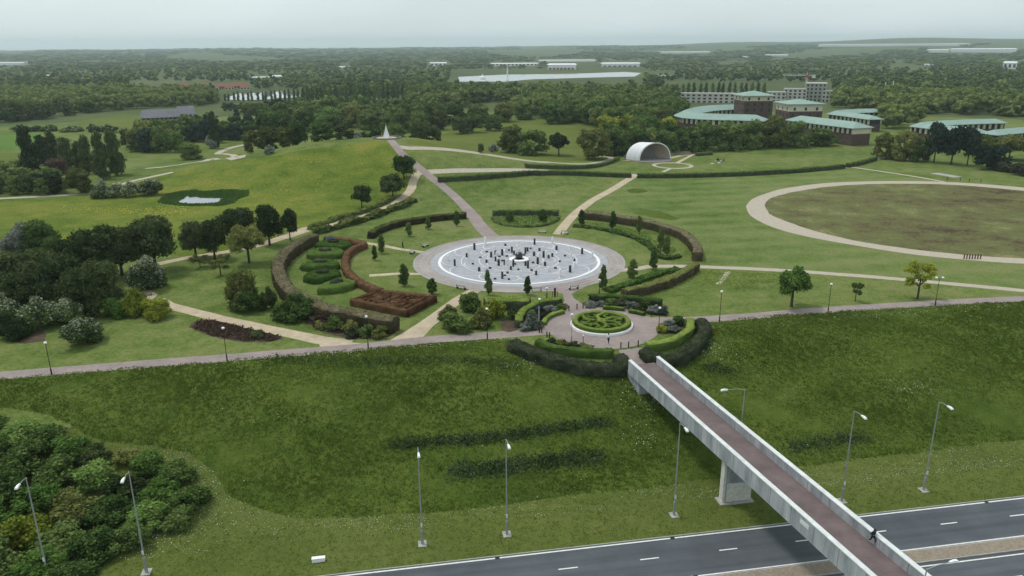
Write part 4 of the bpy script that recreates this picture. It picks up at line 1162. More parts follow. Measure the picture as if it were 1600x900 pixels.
# shrubs between plaza and promenade
for x0, x1, t_, b_, m_, lab in ((712, 754, 457, 490, 'green', 'top left'), (752, 791, 466, 501, 'yellow', 'right, by the boxy hedge'), (686, 740, 487, 522, 'green', 'front left, above the promenade'),
                                (734, 770, 485, 516, 'olive', 'front right, behind the lamp'), (684, 716, 478, 503, 'olive', 'left, by the sandy diagonal path')):
    T('leafy yellow green shrub below the plaza, ' + lab, x0, x1, t_, b_, 'shrub', m_, 'shrub', 'shrub', 'leafy shrubs below the plaza', front=True, n=2400, size=.075)
T('small dark shrub between the boxy hedge and the hedge arc', 792, 812, 478, 500, 'shrub', 'dark', 'shrub', 'shrub', front=True, n=1200, size=.09)
# planting round the roundabout
pl = [(818, 848, 490, 517, 'grey'), (822, 842, 484, 502, 'green'), (834, 858, 479, 500, 'hedgedark'), (850, 872, 476, 490, 'grey'), (866, 886, 475, 486, 'green'), (812, 832, 502, 519, 'grey'),
      (914, 934, 470, 482, 'grey'), (928, 950, 470, 480, 'grey'), (944, 966, 466, 480, 'green'), (960, 984, 465, 481, 'hedgedark'), (978, 1002, 469, 484, 'grey'), (998, 1020, 470, 488, 'green'), (1012, 1036, 476, 493, 'grey'), (1028, 1046, 479, 494, 'pine'),
      (1026, 1044, 507, 521, 'yellow'), (1038, 1056, 499, 512, 'grey'), (1050, 1072, 494, 511, 'green'), (1044, 1066, 508, 522, 'grey'),
      (852, 872, 528, 540, 'hedgedark'), (868, 890, 530, 543, 'olive'), (886, 908, 534, 545, 'hedgedark'), (904, 928, 537, 546, 'olive')]
where = ['in the northwest bed of the roundabout'] * 6 + ['in the northeast bed of the roundabout'] * 8 + ['in the east bed of the roundabout'] * 4 + ['in the southwest bed of the roundabout'] * 4
cname = {'grey': 'silvery grey green', 'green': 'leafy green', 'hedgedark': 'dark brownish', 'pine': 'bluish', 'yellow': 'golden green', 'olive': 'olive brown'}
cnt_ = {}
for (x0, x1, t_, b_, m_), wh_ in zip(pl, where):
    k = cname[m_] + ' low shrub ' + wh_; cnt_[k] = cnt_.get(k, 0) + 1
    lab = k if cnt_[k] == 1 else k.replace(' low', [' second low', ' third low', ' fourth low'][min(2, cnt_[k] - 2)])
    T(lab, x0, x1, t_, b_, 'shrub', m_, 'shrub', 'shrub', 'low shrubs in the roundabout beds', front=True, n=700, size=.11)
# shrubs under the end of the beech hedge
for i, (x0, x1, t_, b_, m_) in enumerate(((482, 516, 492, 512, 'heather'), (506, 536, 494, 520, 'green'), (528, 560, 500, 524, 'olive'), (552, 586, 505, 528, 'green'), (578, 608, 510, 531, 'olive'), (488, 512, 500, 516, 'olive'), (536, 562, 512, 530, 'hedgedark'))):
    T(cname.get(m_, 'brown') + ' straggly low shrub below the beech hedge end, ' + ['first', 'second', 'third', 'fourth', 'fifth', 'sixth', 'seventh'][i] + ' along it', x0, x1, t_, b_, 'shrub', m_, 'shrub', 'shrub', 'straggly shrubs below the beech hedge', front=True, n=800, size=.1)
T('rounded dark green shrub in the brown heather bed', 386, 412, 516, 530, 'shrub', 'dark', 'shrub', 'shrub', front=True, n=1000, size=.1)
# east lawn trees
T('leafy round tree with a bare trunk on the lawn above the promenade', 1207, 1266, 415, 479, 'spread', 'fresh', trunk=.42)
T('thin young sapling on the lawn between two park lamps', 1326, 1346, 440, 471, 'thin', 'green', 'sapling', 'tree', trunk=.5, n=900, size=.08)
T('pale yellowish tree beside the twin headed park lamp', 1408, 1459, 412, 467, 'thin', 'yellow', trunk=.42, n=1800)
# big trees right of the hill
T('large feathery willow left of the two by the long lawn', 776, 824, 196, 238, 'low', 'olive', trunk=.2, n=2000, size=.065)
T('large dark round tree beside the feathery willow', 806, 858, 202, 242, 'low', 'green', trunk=.25, n=2000, size=.065)
T('dark spreading tree with a bare trunk above the curved far path', 852, 894, 207, 243, 'spread', 'dark', trunk=.3, n=2000, size=.065)
T('large round feathery willow at the end of the curved far path', 897, 955, 202, 249, 'low', 'olive', 'willow_tree', trunk=.2, n=2400, size=.06)
T('white flowering bush beside the feathery willow', 761, 780, 224, 238, 'shrub', 'grey', 'hawthorn', 'hawthorn', second='blossom', share=.45, front=True, n=1000, size=.1)
T('small dark bush left of the white flowering bush', 745, 757, 224, 239, 'shrub', 'dark', 'shrub', 'shrub', front=True, n=800, size=.1)
T('white flowering bush in front of the dark clump on the pasture', 719, 735, 194, 208, 'shrub', 'grey', 'hawthorn', 'hawthorn', second='blossom', share=.5, front=True, n=1000, size=.1)
T('white flowering bush at the crest of the hill meadow', 411, 428, 226, 242, 'shrub', 'grey', 'hawthorn', 'hawthorn', second='blossom', share=.6, front=True, n=1000, size=.1)
T('white flowering bush beside the narrow cypress', 320, 338, 211, 233, 'shrub', 'grey', 'hawthorn', 'hawthorn', second='blossom', share=.4, front=True, n=1000, size=.1)
T('white flowering bush behind the hilltop, left of the white pyramid', 552, 570, 205, 219, 'shrub', 'grey', 'hawthorn', 'hawthorn', behind=30, second='blossom', share=.4, n=1000, size=.1)

# dark poplars on the west
for i, (x0, x1, t_, b_) in enumerate(((39, 63, 196, 280), (60, 80, 211, 258), (76, 94, 205, 258), (95, 118, 214, 262), (118, 136, 220, 268), (130, 148, 211, 272), (151, 172, 206, 280), (171, 195, 203, 274))):
    T(['dark tall poplar at the left end of the dark row', 'dark poplar second in the dark row', 'dark poplar third in the dark row', 'dark poplar fourth in the dark row, bushier', 'dark short poplar in the middle of the row', 'dark poplar sixth in the dark row', 'tall dark poplar second from the right end of the row', 'tall dark poplar at the right end of the row'][i],
      x0, x1, t_, b_, 'poplar', 'dark', 'poplar_tree', 'tree', 'dark poplars on the west edge', wscale=1.3, trunk=.08, n=1800, size=.07)
for lab, x0, x1, t_, b_, kd, mt in (
    ('narrow dark cypress beside the winding pale path', 328, 345, 174, 232, 'poplar', 'dark'), ('small narrow cypress left of the tall cypress', 319, 329, 178, 210, 'poplar', 'dark'),
    ('narrow dark tree alone before the pale field', 365, 377, 169, 193, 'poplar', 'pine'), ('tall dark broad tree above the west woodland', 422, 449, 154, 190, 'low', 'pine'),
    ('dark round tree right of the poplar row', 189, 212, 201, 233, 'low', 'dark'), ('pair of narrow dark tops beside the barn', 303, 316, 178, 206, 'poplar', 'dark'),
    ('rounded brownish green bush under the dark poplars', 72, 110, 247, 280, 'low', 'heather'), ('round bright olive bush at the foot of the dark poplars', 103, 149, 264, 301, 'low', 'olive'),
    ('green tree left of the pale winding path', 236, 268, 195, 238, 'low', 'green'), ('green tree above the pale winding path', 264, 292, 205, 238, 'low', 'fresh'), ('spreading low tree by the pale path junction', 278, 318, 222, 249, 'low', 'green'),
    ('pale green round tree beside the narrow cypress', 358, 381, 193, 218, 'low', 'fresh'), ('dark bluish tree behind the pale green tree', 380, 402, 178, 216, 'low', 'pine'),
    ('yellowish tree at the west end of the hill wood', 381, 410, 204, 244, 'low', 'olive'), ('yellowish tree second in the hill wood', 400, 436, 196, 240, 'low', 'olive'), ('olive round tree in the hill wood', 430, 466, 199, 234, 'low', 'olive'),
    ('dense green tree in the middle of the hill wood', 446, 482, 189, 228, 'low', 'green'), ('large dense round green tree of the hill wood', 478, 522, 191, 226, 'low', 'green'), ('dark tree right of the large round tree in the hill wood', 520, 556, 193, 225, 'low', 'dark'),
    ('green tree left of the white pyramid', 564, 602, 192, 220, 'low', 'green'), ('dark tree directly behind the white pyramid', 596, 640, 194, 222, 'low', 'green'), ('dark dense tree right of the white pyramid', 636, 674, 188, 226, 'low', 'dark'), ('dark rounded tree right end of the hilltop wood', 664, 692, 196, 225, 'low', 'dark'),
    ('tree at the back of the hill wood, left', 480, 520, 176, 200, 'low', 'olive'), ('tree at the back of the hill wood, second', 516, 546, 180, 202, 'low', 'green'), ('tree at the back of the hill wood behind the pyramid, left', 556, 594, 174, 202, 'low', 'green'), ('tree at the back of the hill wood behind the pyramid, right', 590, 626, 176, 204, 'low', 'green'),
    ('tree at the left of the pasture clump', 645, 666, 173, 193, 'low', 'olive'), ('tree second in the pasture clump', 662, 698, 169, 194, 'low', 'green'), ('tree third in the pasture clump', 690, 730, 163, 193, 'low', 'green'), ('tree fourth in the pasture clump', 726, 770, 162, 192, 'low', 'green'), ('tree at the right of the pasture clump', 766, 806, 158, 190, 'low', 'olive'),
    ('dark tree left in the low pasture thicket', 701, 730, 181, 209, 'low', 'dark'), ('dark tree centre in the low pasture thicket', 726, 758, 179, 207, 'low', 'green'), ('dark tree right in the low pasture thicket', 754, 787, 179, 204, 'low', 'green'),
    # right side
    ('olive tree at the left of the group by the path fork', 1362, 1400, 207, 248, 'low', 'olive'), ('olive round tree in the group by the path fork', 1390, 1432, 204, 251, 'low', 'olive'), ('olive dense tree beside the dark pines', 1418, 1456, 212, 252, 'low', 'green'),
    ('dark pine at the left of the pine group', 1440, 1478, 192, 254, 'round', 'pine'), ('tall dark pine in the middle of the pine group', 1468, 1504, 196, 257, 'round', 'pine'), ('broad dark pine at the right of the pine group', 1494, 1528, 199, 258, 'round', 'pine'), ('low dark pine below the pine group', 1512, 1560, 226, 264, 'low', 'pine'), ('dark round evergreen near the right hedge', 1545, 1578, 228, 264, 'low', 'pine'),
    ('olive tree behind the dark pines', 1520, 1562, 210, 246, 'spread', 'olive'), ('olive spreading tree at the right edge', 1552, 1600, 209, 250, 'spread', 'olive'), ('olive tree beyond the right edge hedge', 1588, 1640, 212, 252, 'spread', 'olive'),
    ('clipped dark shrub row at the right edge, upper', 1552, 1590, 252, 268, 'shrub', 'hedgedark'), ('clipped dark shrub row at the right edge, lower', 1580, 1620, 254, 274, 'shrub', 'hedgedark'),
    ('large green tree at the left of the row below the green roofs', 1108, 1164, 189, 234, 'low', 'green'), ('large green tree second in the row below the green roofs', 1150, 1196, 186, 232, 'low', 'green'), ('tall olive topped tree in the row below the green roofs', 1186, 1230, 180, 231, 'low', 'olive'), ('large green tree fourth in the row below the green roofs', 1214, 1268, 189, 229, 'low', 'green'), ('large green tree at the right of the row below the green roofs', 1252, 1308, 199, 227, 'low', 'green'),
    ('dark tree left behind the bandshell', 940, 984, 200, 243, 'low', 'green'), ('dark tree directly behind the bandshell', 978, 1022, 204, 241, 'low', 'green'), ('dark tree right behind the bandshell', 1014, 1062, 203, 240, 'low', 'green'), ('green tree behind the white cabin', 1056, 1100, 202, 238, 'low', 'green'), ('green tree right of the white cabin', 1090, 1124, 196, 236, 'low', 'green'),
    ('pale yellow green tree in the lighter band, left', 926, 970, 180, 218, 'low', 'yellow'), ('pale yellow green tree in the lighter band, second', 960, 1004, 178, 216, 'low', 'yellow'), ('pale yellow green tree in the lighter band, third', 996, 1034, 180, 216, 'low', 'fresh'), ('pale yellow green tree in the lighter band, right', 1026, 1060, 182, 216, 'low', 'yellow')):
    T(lab, x0, x1, t_, b_, kd, mt, behind=(34 if 560 < x0 < 670 and b_ > 214 else 14 if 380 <= x0 < 560 and b_ > 210 else 0), name='poplar_tree' if kd == 'poplar' else ('pine_tree' if mt == 'pine' and kd == 'round' else ('shrub' if kd == 'shrub' else 'tree')), cat='shrub' if kd == 'shrub' else 'tree', trunk=.12 if kd == 'poplar' else .3, n=1500, size=.075)

# the shrub thicket on the lower left slope
thick = [(-20, 676, 60), (28, 690, 66), (70, 700, 60), (112, 712, 58), (-6, 716, 64), (150, 722, 46), (200, 722, 44), (232, 738, 52), (276, 752, 56), (40, 738, 70), (96, 752, 66), (150, 760, 62), (202, 770, 62), (252, 782, 60), (296, 790, 58),
         (6, 776, 74), (62, 796, 72), (120, 806, 74), (178, 814, 72), (232, 820, 66), (276, 818, 56), (-20, 830, 78), (34, 850, 80), (92, 862, 78), (148, 866, 72), (198, 858, 62), (0, 896, 84), (60, 906, 84), (-66, 760, 80), (-70, 840, 90), (116, 900, 60)]
tm = ['green', 'fresh', 'green', 'fresh', 'green', 'dark', 'olive', 'fresh', 'green', 'green', 'green', 'fresh', 'dark', 'fresh', 'green', 'green', 'fresh', 'olive', 'green', 'fresh', 'green', 'fresh', 'yellow', 'green', 'green', 'green', 'green', 'fresh', 'green', 'green', 'green']
cn2 = {'green': 'green', 'olive': 'olive', 'dark': 'dark', 'fresh': 'bright green', 'hedgedark': 'brownish dark', 'grey': 'greyish', 'yellow': 'yellow green'}
pos_ = ['by the upper rim', 'near the left street lamp', 'in the middle of the thicket', 'near the right street lamp', 'by the lower rim']
seen_ = {}
for (x, y, w), m_ in zip(thick, tm):
    lab = cn2[m_] + ' shrub in the slope thicket ' + (pos_[0] if y < 735 else pos_[4] if y > 840 else pos_[1] if x < 90 else pos_[2] if x < 180 else pos_[3])
    seen_[lab] = seen_.get(lab, 0) + 1
    if seen_[lab] > 1: lab += ', ' + ['', '', 'second', 'third', 'fourth', 'fifth', 'sixth'][seen_[lab]] + ' from left'
    P = W(x, y); ww = wid(P, w) * 1.15; hh = ww * TRNG.uniform(.44, .60)
    T(lab, 0, 0, 0, 0, 'shrub', m_, 'shrub', 'shrub', 'shrubs of the lower left thicket', n=2600, size=.062, P=P, wh=(ww, hh))

# ---------------------------------------------------------------- lamps, bollards, benches
def park_lamp(label, px, py, top, mat='blacksteel', heads=1, group='park lamps along the promenade', hm=None):
    P = W(px, py); h = hgt(P, top)
    r = empty('park_lamp', P); tag(r, label, 'lamp post', group)
    b = MB(); b.lathe([(.10, 0), (.10, .9), (.075, 1.0), (.05, 1.1), (.042, h - .45)], 10); b.build('post', M[mat], r, smooth=False)
    b = MB(); b.lathe([(.05, h - .46), (.12, h - .42), (.12, h - .38), (.05, h - .36)], 10); b.build('collar', M[mat], r)
    for k in range(heads):
        ox = 0 if heads == 1 else (-.55 + 1.1 * k)
        if heads > 1:
            b = MB(); b.tube((0, 0, h - .4), (ox, 0, h - .3), .035); b.build('arm', M[mat], r)
        b = MB(); b.lathe([(.09, h - .36), (.19, h - .28), (.23, h - .10), (.15, h - .02), (.04, h + .02)], 12, (ox, 0, 0)); b.build('lantern', M[hm or 'lampwhite'], r, smooth=True)
    return r
for lab, x, b_, t_, m_, hd in (
    ('park lamp at the far west, beside the low white hawthorn', 81, 586, 534, 'blacksteel', 1), ('park lamp in front of the brown heather bed', 355, 564, 511, 'blacksteel', 1),
    ('park lamp by the sandy path junction below the beech hedge', 575.5, 545, 493, 'blacksteel', 1), ('park lamp in front of the leafy shrubs below the plaza', 761.5, 530, 481, 'blacksteel', 1),
    ('slim steel lamp on the roundabout, left of the parterre', 893, 533.5, 490, 'steel', 1), ('dark lamp at the east bed of the roundabout', 1029, 520, 479.5, 'blacksteel', 1),
    ('park lamp on the promenade just east of the roundabout', 1124, 503, 454, 'blacksteel', 1), ('park lamp between the round tree and the sapling', 1293.5, 489, 442.5, 'blacksteel', 1),
    ('park lamp with two heads beside the pale yellowish tree', 1461, 478, 432.5, 'blacksteel', 2), ('dark lamp standing in the northwest hedge arc by the blue bench', 843, 520, 466, 'blacksteel', 1),
    ('dark lamp behind the northeast hedge arc', 936, 461, 436, 'blacksteel', 1), ('dark lamp by the plaza edge left of the red post', 854.5, 466, 449, 'blacksteel', 1)):
    park_lamp(lab, x, b_, t_, m_, hd)
# low light column by the roundabout
P = W(911, 537); b = MB(); b.lathe([(.07, 0), (.05, .1), (.05, 1.25)], 10); b.m = 1; b.lathe([(.05, 1.26), (.13, 1.3), (.13, 1.42), (.04, 1.46)], 12)
tag(b.build('light_column', [M['blacksteel'], M['lampwhite']], None, P), 'short light column with a white cap in front of the parterre', 'light column')
# pale flag pole
P = W(842, 513); b = MB(); b.lathe([(.10, 0), (.05, .08), (.045, hgt(P, 479)), (.02, hgt(P, 478))], 10)
tag(b.build('pale_pole', M['coping'], None, P), 'plain pale pole standing in the northwest bed of the roundabout', 'pole')

def street_lamp(label, base, head_dir, arm=1.4, h=11.5, P=None):
    P = W(*base) if P is None else P
    r = empty('street_lamp', P, math.atan2(head_dir[1], head_dir[0])); tag(r, label, 'street lamp', 'tall street lamps along the dual carriageway')
    b = MB(); b.box(-.55, .55, -.45, .45, -.2, .06); b.build('footing', M['kerb'], r)
    b = MB(); b.lathe([(.15, 0), (.15, 1.7), (.10, 1.8)], 12); b.build('base_section', M['steel'], r)
    b = MB(); b.lathe([(.095, 1.78), (.05, h)], 10); b.build('column', M['steel'], r)
    b = MB(); b.tube((0, 0, h - .05), (arm * .4, 0, h + .12), .04, .036); b.tube((arm * .4, 0, h + .12), (arm, 0, h + .14), .036, .034); b.build('arm', M['steel'], r)
    b = MB(); b.add([(arm-.1,-.09,h+.08),(arm+.75,-.16,h+.05),(arm+.75,.16,h+.05),(arm-.1,.09,h+.08),(arm-.1,-.07,h+.2),(arm+.7,-.13,h+.2),(arm+.7,.13,h+.2),(arm-.1,.07,h+.2),(arm+.3,-.1,h+.26),(arm+.3,.1,h+.26)],
          [(0,3,2,1),(0,1,5,8,4),(3,7,9,6,2),(1,2,6,5),(0,4,7,3),(4,8,9,7),(5,6,9,8)])
    b.build('lamp_head', M['whiteplastic'], r)
    b = MB(); b.box(.10, .16, -.09, .09, 2.2, 2.6); b.build('number_plate', M['coping'], r)
    return r
dn = (-NX, -NY)
for lab, base in (('street lamp beside the thicket at the far left', (76, 905)), ('street lamp rising from the front of the thicket', (229, 894)), ('street lamp on the daisy verge, left of the close pair', (660, 850)),
                  ('street lamp on the daisy verge, right of the close pair', (792, 835)), ('street lamp directly left of the bridge pier', (1053, 805)), ('street lamp just behind the bridge parapet on the right', (1315, 783)), ('street lamp at the far right of the verge', (1443, 766))):
    street_lamp(lab, base, dn)
street_lamp('street lamp with a long arm seen above the bridge on the slope', (1152, 735), (-EX, -EY), arm=2.3, h=11.0)
PB = W(1448, 889, 4.0); street_lamp('street lamp with a long arm beyond the bridge over the near carriageway', None, (EX, EY + .12), arm=2.3, h=10.5, P=np.array([PB[0], PB[1], -6.5]))

for lab, x, y in (('north mouth of the roundabout, left', 889, 486), ('north mouth of the roundabout, middle', 901.5, 483), ('north mouth of the roundabout, right', 911, 482), ('east mouth of the roundabout', 1018, 494), ('west mouth of the roundabout', 846.5, 520), ('southwest bed, left of the pair', 854.5, 527), ('southwest bed, right of the pair', 858.5, 528),
                  ('bridge approach, left', 970, 544), ('bridge approach, middle', 982, 543), ('bridge approach, right', 997, 541)):
    P = W(x, y); b = MB(); b.lathe([(.09, 0), (.09, .82), (.11, .84), (.11, .90), (.08, .97), (.02, 1.0)], 12)
    tag(b.build('bollard', M['blacksteel'], None, P), 'black bollard at the ' + lab, 'bollard', 'bollards round the roundabout')

def bench(label, px, py, rz, mat='palewood', l=1.9):
    P = W(px, py); r = empty('bench', P, rz); tag(r, label, 'bench', 'benches in the park')
    b = MB()
    for k in range(3): b.box(-l/2, l/2, -.22 + .16 * k, -.09 + .16 * k, .42, .46)
    b.build('seat', M[mat], r)
    b = MB()
    for k in range(2): b.box(-l/2, l/2, .26 + .02 * k, .30 + .02 * k, .56 + .18 * k, .69 + .18 * k)
    b.build('backrest', M[mat], r)
    for x in (-l/2 + .1, l/2 - .1):
        b = MB(); b.box(x - .04, x + .04, -.22, .3, 0, .41); b.box(x - .04, x + .04, .31, .37, .0, .9); b.build('leg', M['blacksteel'], r)
def face(px, py): P = W(px, py); return math.atan2(P[1] - ROSE[1], P[0] - ROSE[0]) - math.pi / 2
for lab, x, y in (('pale bench at the plaza rim left of the sandy diagonal path', 847, 364), ('pale bench at the plaza rim right of the sandy diagonal path', 882, 366), ('pale bench above the upper narrow garden path', 665, 385.5), ('pale bench below the upper narrow garden path', 645, 396),
                  ('pale bench at the plaza rim by the maze corner', 721, 451.5), ('pale bench behind the short columnar tree', 838, 455), ('pale bench at the plaza rim towards the roundabout', 896, 452)):
    bench(lab, x, y, face(x, y))
bench('blue bench in the northwest bed of the roundabout', 838, 486, math.pi * .97, 'bluepaint', 2.4)
bench('grey bench on the sandy pad by the white hawthorn', 228, 462, math.pi * .1, 'wood', 2.0)
bench('grey picnic bench on the wide sandy path corner', 444, 366, .3, 'wood', 2.0)
# dark red sign posts at the plaza
P = W(867, 466); r = empty('sign_post', P); tag(r, 'tall dark red information post by the plaza above the hedge arc', 'sign post')
b = MB(); b.box(-.20, .20, -.08, .08, 0, 1.95); b.build('board', M['redwood'], r)
b = MB(); b.box(.42, .50, -.05, .05, 0, 1.4); b.box(-.5, -.42, -.05, .05, 0, 1.4); b.build('side_post', M['blacksteel'], r)
# row of posts on the oval track
for k in range(7):
    P = W(1506 + 4.3 * k, 404.5); b = MB(); b.box(-.09, .09, -.09, .09, 0, 1.0)
    b.add([(-.09,-.09,1.0),(.09,-.09,1.0),(.09,.09,1.0),(-.09,.09,1.0),(0,0,1.1)], [(0,1,4),(1,2,4),(2,3,4),(3,0,4)])
    tag(b.build('wooden_post', M['redwood'], None, P), 'reddish post ' + ['first', 'second', 'third', 'fourth', 'fifth', 'sixth', 'last'][k] + ' from the left in the row below the oval track', 'post', 'short row of posts on the oval track')
# white slab box on the verge
P = W(498, 877); b = MB(); b.box(-.65, .65, -.2, .2, 0, .42); b.box(-.68, .68, -.23, .23, .421, .47)
tag(b.build('cabinet', M['whiteplastic'], None, P, ang), 'low white utility box on the grass verge near the road edge', 'utility box')
P = W(1478, 274); b = MB(); b.box(-2.0, 2.0, -5, 5, 0, .10); b.box(-1.8, 1.8, -4.7, 4.7, .101, .14)
tag(b.build('paved_slab', M['kerb'], None, P, .35), 'grey paved strip lying on the lawn above the oval track', 'paving')
for k, (x, y) in enumerate(((1480, 282), (1500, 283), (1514, 284), (1532, 285))):
    P = W(x, y); b = MB(); b.lathe([(.09, 0), (.09, 1.2), (.02, 1.3)], 8)
    tag(b.build('dark_post', M['blacksteel'], None, P), 'dark post ' + ['first', 'second', 'third', 'fourth'][k] + ' along the top of the oval track', 'post', 'dark posts at the top of the oval track')

# ---------------------------------------------------------------- light pyramid on the hilltop
HP = np.array([HX, HY, float(Z(HX, HY))])
pr = empty('light_pyramid', HP); tag(pr, 'slender white spire pyramid on the round hilltop platform', 'monument')
b = MB(); b.lathe([(3.6, -.6), (3.6, .10), (3.5, .14), (.1, .16)], 32); b.build('platform', M['palepath'], pr)
b = MB(); b.lathe([(5.0, -.8), (5.3, -.8), (5.3, .38), (5.0, .38), (5.0, -.8)], 40, caps=False); b.build('low_wall', M['wood'], pr)
hp = max(5.0, hgt(HP, 196.0))
for k in range(4):
    t = math.pi / 4 + k * math.pi / 2 + .25; t2 = t + math.pi / 2 - .16
    b = MB(); pts = []
    for u in (0, .25, .5, .75, 1):
        rr_ = 1.62 * (1 - u) ** 1.25 + .03; pts.append((rr_, .15 + hp * u * .93))
    vs = []
    for r_, z_ in pts: vs += [(r_*math.cos(t), r_*math.sin(t), z_), (r_*math.cos(t2), r_*math.sin(t2), z_)]
    for r_, z_ in pts: vs += [((r_*.86)*math.cos(t), (r_*.86)*math.sin(t), z_), ((r_*.86)*math.cos(t2), (r_*.86)*math.sin(t2), z_)]
    fs = []
    for i in range(4): fs += [(2*i, 2*i+1, 2*i+3, 2*i+2), (10+2*i, 10+2*i+2, 10+2*i+3, 10+2*i+1), (2*i, 2*i+2, 12+2*i, 10+2*i), (2*i+1, 11+2*i, 13+2*i, 2*i+3)]
    fs += [(0, 10, 11, 1), (8, 9, 19, 18)]
    b.add(vs, fs); b.build('panel', M['whiteplastic'], pr)
b = MB(); b.lathe([(.05, hp * .9), (.05, hp), (.01, hp + .4)], 8); b.build('tip', M['whiteplastic'], pr)

# ---------------------------------------------------------------- bandshell
BS = W(1020, 250)
bs = empty('bandshell', BS, rad(0)); tag(bs, 'arched white bandshell with a tan boarded inside facing the park lawns', 'bandshell')
# front rim from photo: feet at (998,251)-(1047,247)
pf0, pf1 = W(998.5, 251.5), W(1047.5, 248.5)
fx = (pf1 - pf0)[:2]; fw = np.linalg.norm(fx); fx /= fw; back = np.array([-fx[1], fx[0]])
if back[1] < 0: back = -back
skew = back * 5.0 - fx * 3.6
Hs = 6.6
def bsp(u, t, sc=1.0):       # u 0 front .. 1 rear, t angle 0..pi
    c = (pf0 + pf1)[:2] / 2 + skew * u
    rx = fw / 2 * (1 - .06 * u) * sc; h = Hs * (1 - .02 * u) * sc
    q = c - fx * rx * math.cos(t)
    return (q[0] - BS[0], q[1] - BS[1], h * math.sin(t) ** .92 + .25)
NU, NT = 4, 20
for nm, sc, mt in (('shell', 1.0, 'whitepanel'), ('lining', .962, 'tanboards')):
    b = MB(); vs = [bsp(i / NU, math.pi * j / NT, sc) for i in range(NU + 1) for j in range(NT + 1)]
    b.add(vs, [(i*(NT+1)+j, i*(NT+1)+j+1, (i+1)*(NT+1)+j+1, (i+1)*(NT+1)+j) for i in range(NU) for j in range(NT)])
    b.build(nm, M[mt], bs)
b = MB(); vs = []
for j in range(NT + 1): vs += [bsp(-.01, math.pi * j / NT, 1.012), bsp(-.01, math.pi * j / NT, .955)]
b.add(vs, [(2*j, 2*j+1, 2*j+3, 2*j+2) for j in range(NT)]); b.build('front_rim', M['whitepanel'], bs)
b = MB(); vs = [bsp(.96, math.pi * j / NT, .97) for j in range(NT + 1)]; b.add(vs, [tuple(range(NT + 1))]); b.build('back_wall', M['greyboards'], bs)
for k in range(3):
    b = MB(); vs = [bsp(k / 3 + .01, math.pi * j / NT, 1.006) for j in range(NT + 1)] + [bsp(k / 3 + .035, math.pi * j / NT, 1.006) for j in range(NT + 1)]
    b.add(vs, [(j, j+1, NT+2+j, NT+1+j) for j in range(NT)]); b.build('shell_seam', M['coping'], bs)
b = MB(); cx_, cy_ = ((pf0 + pf1)[:2] / 2 + skew * .35 - BS[:2])
b.lathe([(fw * .62, -.3), (fw * .62, .18), (fw * .60, .24), (.1, .24)], 40, (cx_, cy_, 0)); b.build('stage', M['greyboards'], bs)
for k in range(2):
    b = MB(); q0 = bsp(.8, .5, .9); b.box(cx_ - 4 + .6 * k, cx_ + 3.6 - .4 * k, cy_ + 1.6 + k * 1.0, cy_ + 2.5 + k * 1.0, .24, .55 + .35 * k); b.build('stage_step', M['greyboards'], bs)
P = W(985, 248.5); b = MB(); b.box(-2.4, 2.4, -.3, .3, 0, 1.7)
tag(b.build('side_wall', M['greyboards'], None, P, .2), 'grey boarded wall beside the left foot of the bandshell', 'wall')
P = W(1062, 240.5); b = MB(); b.box(-6.0, 4.8, -.4, .4, 0, 1.1); b.m = 1; b.box(-6.0, 4.8, -1.3, -.41, 0, .5)
tag(b.build('terrace_wall', [M['greyboards'], M['tanbrick']], None, P, .22), 'low grey and reddish terrace wall right of the bandshell', 'wall')
P = W(1080, 238.0); r = empty('white_cabin', P, .1); tag(r, 'small white cabin behind the terrace wall right of the bandshell', 'cabin')
b = MB(); b.box(-1.25, 1.25, -.9, .9, 0, 1.9); b.build('wall', M['whitepanel'], r); b = MB(); b.box(-1.35, 1.35, -1.0, 1.0, 1.901, 2.05); b.build('roof', M['coping'], r)
b = MB(); b.box(-.5, .3, -.92, -.903, .05, 1.6); b.build('door', M['steel'], r)

